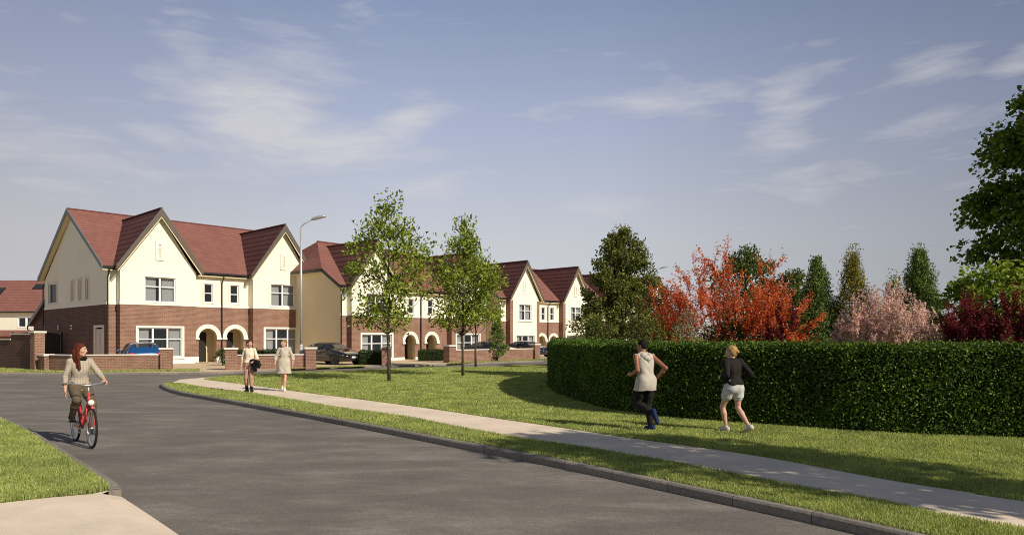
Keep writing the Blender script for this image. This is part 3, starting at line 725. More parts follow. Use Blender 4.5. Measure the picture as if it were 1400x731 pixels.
# ------------------------------------------------------------------ boundary walls
def brick_wall_seg(mb,cap,p,q,h,th=.22,base=0.,h2=None):
    p=np.array(p,float);q=np.array(q,float);t=q-p;l=np.linalg.norm(t);t/=l;n=np.array((t[1],-t[0]))
    if n[1]>0 and abs(n[1])>.2: n=-n
    O=(*p,0); A=(*t,0); B=(*(-n),0)
    mb.obox(O,A,B,0,l,0,th,base,h-.06); cap.obox(O,A,B,-.0,l,-.05,th+.05,h-.06,h)
def pillar(par,p,t,h,w=.5,name='pillar'):
    t=np.array(t,float);t/=np.linalg.norm(t);n=np.array((t[1],-t[0]))
    if n[1]>0: n=-n
    m_=MB(); m_.obox((*p,0),(*t,0),(*n,0),-w/2,w/2,-w/2-.1,w/2-.1,-.05,h-.1); o=m_.build(name,M['brick'],par)
    c_=MB(); c_.obox((*p,0),(*t,0),(*n,0),-w/2-.06,w/2+.06,-w/2-.16,w/2-.04,h-.1,h); c_.build('coping',M['cap'],o)
    return o
def low_wall(label,pts,h,pillars,mat='brick',steps=None):
    root=empty('boundary_wall',(0,0,0)); tag(root,label,'wall',group='brick boundary walls')
    mb=MB();cp=MB()
    for k in range(len(pts)-1):
        hh=h if steps is None else steps[k]
        brick_wall_seg(mb,cp,pts[k],pts[k+1],hh,base=-.05)
    mb.build('brick_wall',M[mat],root); cp.build('coping',M['cap'],root)
    for (p,t,ph,w) in pillars: pillar(root,p,t,ph,w)
    return root
g=lambda x,y: np.array(G(x,y))
a0,a1=g(0,503.3),g(45,505.7)
dr=(a1-a0)/np.linalg.norm(a1-a0)
w0=a0-dr*24; w1=a0+dr*1.35
low_wall('tall stepped brick garden wall at the left edge, in shade',[w0,w1,a1],1.7,[(a1+dr*.27,dr,2.1,.5)],'brickshade',[1.68,1.97])
lw0=a1+dr*.54; lw1=g(97,507.6); rw1=g(219,505.7); rt=(rw1-lw1)/np.linalg.norm(rw1-lw1)
low_wall('low brick wall with pale coping in front of the blue hatchback, bending behind the cyclist',[lw0,lw1,rw1],.87,[(lw0+dr*.75,dr,.885,.42),(rw1+rt*.3,rt,1.2,.56)],'brick')
b0,b1=g(324,505.0),g(417,503.3); bt=(b1-b0)/np.linalg.norm(b1-b0)
low_wall('short low brick wall with a pillar at each end, behind the two walking women',[b0,b1],.82,[(b0-bt*.3,bt,1.2,.6),(b1+bt*.3,bt,1.2,.58)],'brick')
c0=g(528,499.0); 
rootp=empty('gate_pillar',(0,0,0)); tag(rootp,'lone brick gate pillar beside the box hedge, partly behind the first tree trunk','pillar')
pillar(rootp,c0,(1,.3),1.18,.55)
d0,d1=g(621,495.4),g(729,491.4); dt=(d1-d0)/np.linalg.norm(d1-d0)
low_wall('long low brick wall with white coping in front of the parked dark cars',[d0,d1],.9,[(d0-dt*.32,dt,1.22,.62),(d1+dt*.3,dt,1.25,.6)],'brick')

# arched black side gates
def side_gate(loc,rz,w,h,label):
    root=empty('side_gate',loc,rz); tag(root,label,'gate')
    m_=MB()
    for x in (0,w): m_.box(x-.05,x+.05,-.05,.05,0,h)
    m_.build('gate_post',M['black'],root)
    m_=MB(); n=int((w-.1)/.12)
    for k in range(n):
        x0=.06+(w-.12)*k/n; x1=.06+(w-.12)*(k+1)/n-.008; u=((x0+x1)/2-w/2)/(w/2); zt=h-.28+.26*math.sqrt(max(0,1-u*u))-.02
        m_.box(x0,x1,-.02,.02,.06,zt)
    m_.build('board_panel',M['black'],root)
    m_=MB(); pts=[(w*k/12,0,h-.28+.26*math.sqrt(max(0,1-((k/12-.5)*2)**2))) for k in range(13)]; m_.tube(pts,.035,6); m_.build('arched_rail',M['black'],root)
    return root
cs,sn=math.cos(.83),math.sin(.83)
def loc1(u,v): return (-20.715+u*cs-v*sn,48.671+u*sn+v*cs,0)
side_gate(loc1(-10.3,9.6),.83,2.9,2.12,'black arched timber gate beside the shaded side wall of the first house')
c2,s2=math.cos(.88),math.sin(.88)
def loc2(u,v): return (-7.3+u*c2-v*s2,54.66+u*s2+v*c2,-.18)
side_gate(loc2(-9.9,7.2),.88,2.1,2.15,'dark arched gate between the houses, behind the black saloon car')

# ------------------------------------------------------------------ street lamps
def street_lamp(x,y,h,rz,label):
    root=empty('street_lamp',(x,y,0),rz); tag(root,label,'street lamp',group='street lamps')
    m_=MB(); m_.tube([(0,0,-.05),(0,0,1.3)],.10,14); m_.tube([(0,0,1.3),(0,0,1.36)],[.10,.078],14,False); m_.tube([(0,0,1.36),(0,0,h)],[.078,.06],14); m_.build('pole',M['steel'],root,True)
    m_=MB(); m_.box(-.05,.05,-.108,-.097,.5,1.0); m_.build('access_door',M['steel'],root)
    m_=MB(); m_.tube([(0,0,h-.05),(.03,0,h+.06),(.2,0,h+.2),(.78,0,h+.5)],.033,10); m_.build('arm',M['steel'],root,True)
    m_=MB(); n0=len(m_.v)
    for (x_,w_,zt,zb_) in ((.66,.07,.50,.40),(.80,.13,.58,.42),(1.15,.17,.66,.50),(1.42,.14,.66,.56),(1.5,.06,.63,.59)):
        for (yy,zz) in ((-w_,zb_),(w_,zb_),(w_,(zt+zb_)/2),(w_*.55,zt),(-w_*.55,zt),(-w_,(zt+zb_)/2)): m_.v.append((x_,yy,h+zz))
    for k in range(4):
        for j in range(6):
            j2=(j+1)%6; m_.f.append((k*6+j,k*6+j2,(k+1)*6+j2,(k+1)*6+j)); m_.uv.append(None)
    m_.f.append(tuple(range(6))[::-1]); m_.f.append(tuple(24+j for j in range(6))); m_.uv+=[None,None]
    hd=m_.build('lamp_head',M['steel'],root,False,.02)
    m_=MB(); m_.quad((.86,-.09,h+.435),(1.3,-.1,h+.53),(1.3,.1,h+.53),(.86,.09,h+.435)); m_.build('lens',M['upvc'],hd)
lx,ly=G(411.5,502.6); street_lamp(lx,ly,8.1,R(-8),'grey street lamp with one angled arm standing by the low wall of the first house')
street_lamp(13.8,66.8,8.0,R(-10),'distant street lamp whose head shows between the big tree and the orange bush')
# ------------------------------------------------------------------ vegetation
M['bark']=mk('bark',(.075,.058,.042),.95,.35,9,bump=.6,bscale=25)
M['barkdark']=mk('dark_bark',(.035,.024,.022),.95,.3,9,bump=.5,bscale=25)
LEAF={
 'street':[(.09,.14,.014),(.17,.24,.024),(.27,.33,.042),(.40,.43,.085)],
 'hedge':[(.03,.062,.007),(.056,.11,.013),(.10,.17,.024),(.22,.32,.05)],
 'conical':[(.05,.075,.016),(.115,.145,.028),(.20,.225,.05),(.34,.35,.11)],
 'green':[(0.039,0.070,0.016),(0.078,0.121,0.025),(0.132,0.171,0.039),(0.202,0.232,0.062)],
 'conifer':[(.055,.11,.03),(.115,.19,.045),(.20,.28,.07),(.33,.39,.11)],
 'golden':[(.13,.135,.025),(.22,.215,.04),(.31,.28,.06),(.40,.34,.09)],
 'orange':[(.50,.085,.035),(.70,.155,.055),(.80,.25,.085),(.56,.12,.05)],
 'crimson':[(.08,.009,.015),(.15,.014,.022),(.23,.024,.034),(.11,.012,.02)],
 'pink':[(.62,.40,.45),(.76,.55,.60),(.83,.69,.72),(.48,.30,.34)],
 'white':[(.14,.19,.07),(.34,.37,.22),(.60,.58,.46),(.09,.13,.045)],
 'russet':[(0.155,0.046,0.025),(0.093,0.078,0.028),(0.248,0.054,0.028),(0.070,0.093,0.031)],
 'maple':[(.05,.09,.009),(.095,.15,.014),(.15,.215,.02),(.25,.32,.035)],
 'lime':[(.12,.19,.02),(.20,.28,.03),(.30,.37,.05),(.16,.23,.03)],
 'box':[(0.023,0.047,0.010),(0.039,0.072,0.016),(0.065,0.104,0.021)],
}
for k,v in LEAF.items(): M['lf_'+k]=leafmat(k+'_leaf',v,(.5 if k=='pink' else .38) if k not in('hedge','conifer','box','street') else .2,.5,(.3 if k!='hedge' else .25))
def unit(v): return v/(np.linalg.norm(v,axis=-1,keepdims=True)+1e-9)
def leaves(name,C,size,mat,parent,out=None,aspect=.5,up=.35,outw=.5,jit=.5,rng=RNG,fold=.22,droop=0.):
    """pointed, folded leaves at centres C; out = outward direction per leaf"""
    n=len(C); S=size*rng.uniform(1-jit*.6,1+jit*.6,n)[:,None]
    d=rng.normal(size=(n,3))
    if out is not None: d=d*(1-outw)+unit(out)*outw*1.5
    d[:,2]-=droop; d=unit(d)
    nr=rng.normal(size=(n,3)); nr[:,2]+=up*2
    if out is not None: nr+=unit(out)*.7
    nr=unit(nr-d*np.sum(nr*d,1,keepdims=True)); sd_=np.cross(d,nr)
    V=np.zeros((n,4,3)); V[:,0]=C-d*S*.5; V[:,1]=C+sd_*S*aspect*.5+nr*S*fold*.5-d*S*.05; V[:,2]=C+d*S*.5; V[:,3]=C-sd_*S*aspect*.5+nr*S*fold*.5-d*S*.05
    b=np.arange(n)[:,None]*4
    F=np.vstack([b+np.array([[0,1,2]]),b+np.array([[0,2,3]])])
    return np_mesh(name,V.reshape(-1,3),F,mat,parent)

def wobble(p,q,n,amp,rng=random):
    p=np.array(p,float);q=np.array(q,float);out=[p]
    for k in range(1,n): t=k/n; out.append(p+(q-p)*t+np.array([rng.gauss(0,amp),rng.gauss(0,amp),rng.gauss(0,amp*.4)])*math.sin(math.pi*t))
    out.append(q); return out

def tree(name,label,loc,h,prof,rmax,z0,nclump,per,lsize,leaf,trunk_r=.07,trunk_top=.85,bark='bark',cr=.38,seed=1,group=None,cat='tree',aspect=.5,shell=.55,limbs=True,flat=1.,up=.35,cut=None,lean=(0,0),crz=.8,droop=0.,rag=0.):
    """crown = leaf clumps filling an uneven envelope prof(t) (t 0..1 up the crown), each on its own limb"""
    rng=np.random.default_rng(seed); rd=random.Random(seed)
    root=empty(name,(loc[0],loc[1],loc[2] if len(loc)>2 else 0)); tag(root,label,cat,group)
    ph=rng.uniform(0,6.28,4)
    C=[];T=[]
    while len(C)<nclump:
        t=rng.uniform(0,1)**.9; r=prof(t)
        if rng.uniform()>(.25+r): continue
        a=rng.uniform(0,2*np.pi); lump=1+.16*math.sin(2*a+ph[0]+4*t)+.13*math.sin(5*a+ph[1]-7*t)+.08*math.sin(9*t+ph[2])+rag*math.sin(31*t+3*a+ph[3])
        rr=r*rmax*lump*(1-shell*(1-rng.uniform()**.5))
        p=np.array([math.cos(a)*rr+lean[0]*t,math.sin(a)*rr*flat+lean[1]*t,z0+(h-z0)*t])
        if cut is not None and not cut(p): continue
        C.append(p);T.append(t)
    C=np.array(C)
    tr=MB(); tp=wobble((0,0,-.05),(lean[0]*.7,lean[1]*.7,z0+(h-z0)*trunk_top),7,trunk_r*.5,rd)
    tr.tube(tp,[trunk_r*1.25]+[trunk_r*(1-.8*k/7) for k in range(1,8)],8)
    if limbs:
        for p in C[::max(1,len(C)//70)]:
            zb=max(min(p[2]-np.hypot(p[0],p[1])*.75,z0+(h-z0)*trunk_top*.95),z0*.75)
            k=min(range(len(tp)),key=lambda i:abs(tp[i][2]-zb)); s_=np.array(tp[k]); 
            tr.tube(wobble(s_,p,4,.05*np.linalg.norm(p-s_)*.5,rd),[trunk_r*.33,trunk_r*.28,trunk_r*.22,trunk_r*.15,trunk_r*.08],5,False)
    tr.build('trunk',M[bark],root,True)
    cl=rng.integers(0,len(C),nclump*per); cs_=rng.uniform(.55,1.25,len(C))[cl][:,None]
    off=np.clip(rng.normal(size=(len(cl),3)),-1.45,1.45)*cr*cs_*np.array([.55,.55,.55*crz])
    P=C[cl]+off; o=off+(P-np.array([0,0,z0+(h-z0)*.35]))*.25
    if cut is not None: k=np.array([cut(p) for p in P]); P=P[k]; o=o[k]
    leaves('crown',P,lsize,M['lf_'+leaf],root,o,aspect,up,.45,rng=rng,droop=droop)
    return root

def gp(px,d): return ((px-700)/FOC*d,d)
egg=lambda t: max(.05,math.sin(math.pi*min(1,(t*.92+.06))**.75)**.8)
# young street trees on the lawn
ov=lambda t: max(.06,(math.sin(math.pi*(t*.88+.10)**.8))**.75*(1 if t<.55 else 1-.55*(t-.55)/.45))
x,y=G(532,521); tree('street_tree','first young street tree, tallest of three, in front of the hipped houses',(x,y),7.3,ov,1.72,2.3,74,66,.178,'street',.062,.9,cr=.62,seed=5,group='young street trees on the lawn',shell=.8,aspect=.48)
x,y=G(633,514); tree('street_tree','second young street tree, its trunk in front of the long brick wall',(x,y),7.0,ov,1.62,2.3,74,66,.175,'street',.062,.9,cr=.6,seed=11,group='young street trees on the lawn',shell=.8,aspect=.48)
x,y=G(650.5,501.5); tree('street_tree','third young street tree, standing behind the second beside the back road',(x,y),6.9,ov,1.7,2.7,70,66,.195,'street',.065,.9,cr=.62,seed=17,group='young street trees on the lawn',shell=.8,aspect=.48)
cone=lambda t:(1-t)**.8+.03
x,y=gp(680,50.5); tree('conical_shrub','small dark cone-shaped evergreen behind the long wall, beside the dark cars',(x,y),3.5,cone,.72,.45,90,60,.12,'conifer',.05,.9,cr=.22,seed=3,cat='shrub',limbs=False,cut=lambda p:p[2]>.25)
# planting behind the clipped hedge
pyr=lambda t:(1-t)**.62*min(1,.72+t*2)+.05
x,y=gp(851,29.5); tree('broad_conical_tree','big dense cone-shaped green tree behind the hedge, in front of the last houses',(x,y),6.35,pyr,2.15,.5,400,95,.115,'conical',.10,.9,cr=.33,rag=.16,seed=21,shell=.6,aspect=.62)
x,y=gp(1020,26.5); tree('leafy_tree','round-topped green tree behind the orange-leaved bush',(x,y),5.15,lambda t:math.sin(math.pi*(t*.8+.18))**.6,1.2,.8,150,60,.12,'green',.09,.85,cr=.4,seed=23,aspect=.6)
x,y=gp(1079,25.5); tree('leafy_tree','pale green tree between the orange bush and the dark columnar conifer',(x,y),4.25,lambda t:math.sin(math.pi*(t*.8+.18))**.6,.9,.8,110,60,.12,'green',.08,.85,cr=.36,seed=24,aspect=.6)
col_=lambda t:(min(1,t*4+.6))*(1-t)**.85*1.15+.02
x,y=gp(1117,23.5); tree('columnar_conifer','dark green conifer with rounded column shape, right behind the orange bush end',(x,y),4.4,col_,.90,.3,420,80,.085,'conifer',.08,.92,cr=.20,seed=31,limbs=False,aspect=.38,rag=.2,crz=1.7)
x,y=gp(1166,23); tree('columnar_conifer','yellowish feathery conifer behind the pink blossom bush',(x,y),4.7,col_,.72,.3,240,70,.085,'golden',.07,.95,cr=.22,seed=32,limbs=False,aspect=.38,rag=.2,crz=1.9)
x,y=gp(1222,23.5); tree('columnar_conifer','small golden conifer whose tip shows above the pink blossom',(x,y),3.95,col_,.50,.3,80,50,.10,'golden',.07,.95,cr=.24,seed=33,limbs=False,aspect=.38,rag=.2,crz=1.9)
x,y=gp(1256,22); tree('columnar_conifer','dark green pointed conifer between the pink and the crimson bushes',(x,y),4.6,lambda t:(1-t)**.85*min(1,.6+t*3)*1.1+.02,.80,.3,480,80,.085,'conifer',.08,.95,cr=.19,seed=34,limbs=False,aspect=.38,rag=.2,crz=1.6)

def branchy(name,label,loc,h,spread,nstem,leaf,bark,lsize,seed,depth=4,per=26,aspect=.45,base=.25,cat='shrub',thick=.035,arch=.0,flat=1.,fuzz=.05,kids=(2,3),group=None,tipper=1.,width=None,dome=None):
    """many-stemmed bush: branches fork outwards, leaves sit along the twigs"""
    rng=np.random.default_rng(seed); rd=random.Random(seed)
    root=empty(name,(loc[0],loc[1],0)); tag(root,label,cat,group)
    mb=MB(); LC=[];LO=[]
    def grow(p,d,l,r,k):
        n=4; pts=[p]; q=p.copy(); dd=d.copy()
        for i in range(n):
            dd=dd+np.array([rd.gauss(0,.13),rd.gauss(0,.13),rd.gauss(0,.08)-arch*(depth-k)*.05]); dd/=np.linalg.norm(dd); q=q+dd*l/n; pts.append(q.copy())
        mb.tube(pts,[r*(1-.1*i) for i in range(n+1)],5 if k>1 else 4,False)
        if k<=depth-1:
            m=int(per*(1.0 if k<=1 else .5)*(l/.8)*rd.uniform(.7,1.3)*(tipper if k==0 else 1))
            t=rng.uniform(0,1,m); idx=np.minimum((t*n).astype(int),n-1); f=(t*n-idx)[:,None]; A_=np.array(pts)
            c_=A_[idx]*(1-f)+A_[idx+1]*f+rng.normal(size=(m,3))*fuzz; LC.append(c_); LO.append(np.tile(dd,(m,1))+rng.normal(size=(m,3))*.8)
        if k==0: return
        for _ in range(rd.randint(*kids)):
            i=rd.choice((2,3,4,4)); nd=d+np.array([rd.gauss(0,.5),rd.gauss(0,.5),rd.gauss(.08,.3)]); nd/=np.linalg.norm(nd)
            grow(np.array(pts[i]),nd,l*rd.uniform(.62,.92),r*.58,k-1)
    for s_ in range(nstem):
        a=2*math.pi*s_/nstem+rd.uniform(-.4,.4); sl=rd.uniform(.35,1.)*spread
        d=np.array([math.cos(a)*sl,math.sin(a)*sl*flat,1.]); d/=np.linalg.norm(d)
        grow(np.array([math.cos(a)*base*.6,math.sin(a)*base*.6,-.05]),d,h*rd.uniform(.30,.40),thick,depth-1)
    P=np.vstack(LC); zmax=np.quantile(P[:,2],.997); k=h/zmax
    kx=k if width is None else width/np.quantile(np.hypot(P[:,0],P[:,1]/max(flat,.5)),.96)
    if width is not None:
        rr=np.hypot(P[:,0],P[:,1])*kx/width; P=P[rr<1.25]; LO=[np.vstack(LO)[rr<1.25]]
    mb.v=[(v[0]*kx,v[1]*kx,v[2]*k) for v in mb.v]; P=P*np.array((kx,kx,k))
    if dome:
        zc=h*.25; a_=np.array((width,width*max(flat,.7),h-zc))
        def sq(p):
            q=(p-np.array((0,0,zc)))/a_; r=np.linalg.norm(q,axis=1,keepdims=True); f=np.where(r>dome,dome+(1-dome)*np.tanh((r-dome)/(1-dome)*.8),r)/np.maximum(r,1e-6); q=q*f; return q*a_+np.array((0,0,zc))
        V_=np.array(mb.v); up_=V_[:,2]>zc; V_[up_]=sq(V_[up_]); mb.v=[tuple(v) for v in V_]; u2=P[:,2]>zc; P[u2]=sq(P[u2])
    mb.build('branches',M[bark],root,True)
    leaves('crown',P,lsize,M['lf_'+leaf],root,np.vstack(LO),aspect,.3,.35,rng=rng)
    return root
x,y=gp(1003,22.5); branchy('red_leaved_bush','large spreading bush with orange-red leaves on dark branches behind the hedge',(x,y),4.55,1.15,9,'orange','barkdark',.085,5,depth=5,per=46,thick=.05,flat=.7,fuzz=.06,width=3.0)
x,y=gp(1095,21); branchy('red_leaved_bush','low orange-red bush filling the gap before the dark columnar conifer',(x,y),2.0,1.0,7,'orange','barkdark',.085,8,depth=4,per=60,thick=.03,flat=.7,fuzz=.06,width=1.1)
x,y=gp(920,23); branchy('red_leaved_bush','thinner red-leaved bush under the second street lamp, against the big green tree',(x,y),3.55,.8,7,'orange','barkdark',.08,9,depth=4,per=42,thick=.035,flat=.8,fuzz=.07,width=1)
x,y=gp(905,25); tree('russet_bush','mixed russet and green bush at the foot of the big cone-shaped tree',(x,y),3.5,lambda t:math.sin(math.pi*(t*.75+.22))**.6,1.15,.3,110,70,.095,'russet',.05,.8,cr=.36,seed=41,cat='shrub')
x,y=gp(940,21.5); tree('white_flowered_bush','pale green and white flowering bush inside the orange-red planting',(x,y),2.6,lambda t:math.sin(math.pi*(t*.75+.22))**.6,.5,.3,45,44,.08,'white',.04,.8,cr=.28,seed=42,cat='shrub')
x,y=gp(815,24.5); tree('green_bush','low grey-green bush just behind the rounded end of the hedge',(x,y),2.45,lambda t:math.sin(math.pi*(t*.7+.28))**.6,.85,.2,80,60,.09,'conical',.04,.8,cr=.3,seed=43,cat='shrub')
x,y=gp(880,22); tree('green_bush','variegated green bush behind the hedge above the running man',(x,y),2.5,lambda t:math.sin(math.pi*(t*.7+.28))**.6,1.0,.2,80,60,.09,'conical',.04,.8,cr=.3,seed=44,cat='shrub')
x,y=gp(1065,21.5); branchy('purple_bush','small dark crimson bush among the orange leaves',(x,y),2.95,.8,6,'crimson','barkdark',.075,12,depth=4,per=60,thick=.03,fuzz=.07,width=0.75)
x,y=gp(1213,18.8); branchy('blossom_bush','pale pink blossoming bush with bare grey-pink branches behind the hedge',(x,y),3.35,1.3,12,'pink','bark',.055,14,depth=5,per=30,kids=(3,4),thick=.03,flat=.7,fuzz=.022,aspect=.7,width=1.75,dome=.88)
x,y=gp(1150,19.5); branchy('blossom_bush','small low pale blossom bush beside the large pink one',(x,y),1.85,.8,5,'pink','bark',.05,15,depth=4,per=46,thick=.025,flat=.7,fuzz=.03,aspect=.7,width=0.55)
x,y=gp(1322,17.8); branchy('crimson_bush','dark crimson-leaved bush beside the pale pink blossom',(x,y),2.75,.45,9,'crimson','barkdark',.075,16,depth=4,per=120,thick=.03,fuzz=.06,arch=-.3,width=0.72)
x,y=gp(1375,17); branchy('crimson_bush','dark crimson-leaved bush under the large leafy tree, at the edge of the picture',(x,y),2.9,.6,10,'crimson','barkdark',.075,18,depth=4,per=120,thick=.03,fuzz=.06,arch=-.3,width=0.95)
x,y=gp(1445,16.5); branchy('crimson_bush','dark crimson bush beyond the picture edge, last of the crimson ones',(x,y),2.8,.8,9,'crimson','barkdark',.075,19,depth=4,per=110,thick=.03,fuzz=.06,width=0.9)
x,y=gp(793,52); branchy('blossom_tree','small bare pinkish tree in front of the cream gabled house beside the hedge end',(x,y),3.0,.9,6,'pink','bark',.05,20,depth=4,per=16,thick=.04,fuzz=.03,cat='tree')
# screening shrubs low behind the hedge
for k,(px,d,h_,rm) in enumerate(((985,24.5,2.35,1.3),(1040,25,2.5,1.4),(1110,24,2.3,1.3),(1180,23,2.3,1.3),(1260,22,2.6,1.3),(1340,21,2.6,1.4))):
    x,y=gp(px,d); lb=['dark green shrub filling the gap behind the orange bush stems','dark green shrub behind the small crimson bush','dark green shrub at the foot of the dark columnar conifer','dark green shrub behind the low pale blossom bush','dark green shrub between pink blossom and pointed conifer','dark green shrub behind the crimson bushes'][k]
    tree('green_shrub',lb,(x,y),h_,lambda t:math.sin(math.pi*(t*.7+.28))**.6,rm,.2,90,46,.11,'box',.04,.8,cr=.38,seed=60+k,cat='shrub',group='green shrubs filling in behind the hedge')

# the big tree at the right edge and its neighbour outside the picture that shades the footpath
big=lambda t:max(.12,math.sin(math.pi*(t*.83+.14))**.55)
tree('large_leafy_tree','large broad-leaved tree with dark glossy foliage towering over the crimson bushes',(26.2,26),22.2,lambda t:max(.12,min(1,.80+t*1.4)*(1-(max(0,t-.2)/.8)**1.6)),5.9,2.0,2300,85,.21,'maple',.3,.9,cr=.62,seed=71,shell=.62,aspect=.8,droop=.35)
tree('large_leafy_tree','broad-leaved tree standing outside the view that shades the footpath',(10.7,4.05),8.7,lambda t:max(.2,math.sin(math.pi*(t*.8+.15))**.5),1.55,4.2,120,66,.17,'maple',.14,.9,cr=.5,seed=73,shell=.5,aspect=.85)

x,y=gp(1362,19.6); tree('lime_leaved_shrub','light yellow-green broad-leaved shrub under the large leafy tree, behind the crimson bushes',(x,y),3.75,lambda t:math.sin(math.pi*(t*.75+.2))**.6,1.5,.4,90,46,.17,'lime',.05,.8,cr=.42,seed=75,cat='shrub',aspect=.8,droop=.3)
# clipped hedge
def hedge(name,label,line,w,h,mat,dens,lsize,seed,closed_ends=True,var=.05,group=None):
    rng=np.random.default_rng(seed); ln=smooth_line(line,8); root=empty(name,(0,0,0)); tag(root,label,'hedge',group)
    A=[np.array(p) for p in ln]; B=offset_line(A,-w)   # A = front line
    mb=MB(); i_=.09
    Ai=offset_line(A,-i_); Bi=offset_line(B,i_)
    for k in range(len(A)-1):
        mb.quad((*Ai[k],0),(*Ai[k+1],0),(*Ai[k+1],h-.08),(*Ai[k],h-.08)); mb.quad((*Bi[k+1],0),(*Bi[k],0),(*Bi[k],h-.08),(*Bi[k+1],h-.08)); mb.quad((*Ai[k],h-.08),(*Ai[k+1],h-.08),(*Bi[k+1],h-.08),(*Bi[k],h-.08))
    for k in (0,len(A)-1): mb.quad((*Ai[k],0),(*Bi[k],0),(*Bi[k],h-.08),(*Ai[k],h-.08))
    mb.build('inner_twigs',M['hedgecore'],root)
    Pn=[];On=[]
    def surf(p,q,u0,u1,nvec,dn):
        """leaf positions over a quad strip: p->q along, u0->u1 height or width"""
        pass
    for k in range(len(A)-1):
        for (S0,S1,side) in ((A[k],A[k+1],1),(B[k],B[k+1],-1)):
            t=S1-S0; l=np.linalg.norm(t); t/=l; nv=np.array((-t[1],t[0]))*side
            dd=dens*(1. if side>0 else .45); n=int(l*h*dd); s_=rng.uniform(0,l,n); z=rng.uniform(.02,h,n)
            off=rng.normal(0,.045,n)-.02+var*(np.sin(s_*1.7+k)+np.sin(z*4+k*.7))*.3
            P=np.column_stack([S0[0]+t[0]*s_+nv[0]*off,S0[1]+t[1]*s_+nv[1]*off,z]); Pn.append(P); On.append(np.tile([nv[0],nv[1],.25],(n,1)))
        t=A[k+1]-A[k]; l=np.linalg.norm(t); n=int(l*w*dens*.9); s_=rng.uniform(0,1,n); u=rng.uniform(0,1,n)
        XY=A[k]+(A[k+1]-A[k])*s_[:,None]; XY=XY+(B[k]-A[k])*u[:,None]
        z=h+rng.normal(0,.035,n)+var*(np.sin(XY[:,0]*3.1+XY[:,1]*2.)*.5+.4*np.sin(XY[:,0]*9.+XY[:,1]*7.))+np.where(rng.uniform(size=n)<.07,rng.exponential(.045,n),0)
        Pn.append(np.column_stack([XY,z])); On.append(np.tile([0,0,1.],(n,1)))
    for k in (0,len(A)-1):
        d=A[k]-A[1] if k==0 else A[k]-A[k-1]; d/=np.linalg.norm(d); n=int(w*h*dens); u=rng.uniform(0,1,n); off=rng.normal(0,.04,n)
        XY=A[k]+(B[k]-A[k])*u[:,None]+d*off[:,None]; Pn.append(np.column_stack([XY,rng.uniform(.02,h,n)])); On.append(np.tile([d[0],d[1],.2],(n,1)))
    leaves('foliage',np.vstack(Pn),lsize,M[mat],root,np.vstack(On),.62,.15,.3,rng=rng,fold=.25)
    return root
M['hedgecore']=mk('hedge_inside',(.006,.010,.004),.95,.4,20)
HL=[(14.2,8.9),(11.5,10.5),G(1400,600),G(1211,592),G(1080,583),G(980,576),G(899,569),G(833,559.5),G(793,549),G(766,539.5),G(755,532),(1.42,25.5),(2.0,28.5),(3.2,31)]
hedge('clipped_hedge','long tall clipped dark green hedge with a rounded end behind the runners',HL,1.0,1.6,'lf_hedge',3000,.055,81)
g2=lambda x,y:np.array(G(x,y))
hedge('box_hedge','low box hedge in front of the bay window, beside the black saloon car',[g2(523,498.3),g2(492,498.6)],.8,.86,'lf_box',900,.07,82)
hedge('box_hedge','low box hedge between the arched doors and the long brick wall',[g2(608,493.2),g2(573,493.4)],.8,.80,'lf_box',900,.07,83)
hedge('box_hedge','low box hedge behind the short wall with a pillar at each end',[g2(395,499.8),g2(325,500.5)],.6,.96,'lf_box',700,.07,84)
x,y=G(304,499); tree('round_shrub','small rounded evergreen beside the arched door of the first house',(x,y),1.05,lambda t:math.sin(math.pi*(t*.8+.15))**.6,.42,.1,40,50,.07,'box',.03,.6,cr=.18,seed=85,cat='shrub',limbs=False)
# ------------------------------------------------------------------ cars
def paint(name,col,metal=.3): return mk(name,col,.16,.03,1.,metal=metal,coat=1.,spec=.6)
M['blue']=paint('blue_car_paint',(.012,.085,.26)); M['blackcar']=paint('bronze_black_car_paint',(.024,.016,.011),.5); M['navy']=paint('navy_car_paint',(.010,.018,.045)); M['darkcar']=paint('dark_car_paint',(.016,.014,.014))
M['tyre']=mk('tyre_rubber',(.012,.012,.012),.85,.2,12); M['alloy']=mk('alloy_wheel',(.55,.55,.56),.3,.05,4,metal=.8)
M['plastic']=mk('black_plastic',(.014,.014,.015),.5,.1); M['redlamp']=mk('red_tail_lamp',(.45,.012,.012),.2,.05,spec=.7); M['lamp']=mk('clear_head_lamp',(.72,.73,.74),.12,.05,spec=.9); M['plate']=mk('number_plate',(.82,.82,.80),.4,.02); M['plateb']=mk('plate_band',(.02,.06,.30),.4,.02)
M['chrome']=mk('chrome',(.7,.7,.7),.12,.02,metal=1.)
HATCH=[(-2.12,.66,.34,.72,.76,.58),(-2.06,.80,.26,.90,.94,.66),(-1.92,.87,.21,.99,1.10,.64),(-1.62,.89,.2,1.0,1.40,.60),(-1.2,.90,.2,.99,1.47,.62),(-.6,.90,.2,.97,1.50,.63),(.05,.90,.2,.96,1.47,.63),(.45,.90,.2,.96,1.36,.65),(1.02,.89,.2,.95,1.0,.74),(1.5,.88,.2,.89,.92,.72),(1.85,.84,.21,.80,.83,.64),(2.05,.74,.25,.68,.71,.55),(2.13,.60,.32,.58,.60,.45)]
SALOON=[(-2.42,.66,.34,.80,.83,.58),(-2.34,.82,.26,.96,.98,.70),(-2.1,.90,.21,1.0,1.03,.72),(-1.7,.93,.19,1.0,1.12,.70),(-1.2,.94,.19,.98,1.33,.62),(-.6,.94,.19,.96,1.43,.60),(.0,.94,.19,.95,1.42,.60),(.4,.94,.19,.95,1.33,.63),(1.0,.94,.19,.94,1.0,.76),(1.5,.93,.19,.88,.92,.74),(1.95,.90,.20,.79,.83,.68),(2.25,.80,.24,.68,.72,.58),(2.40,.64,.30,.60,.62,.46)]
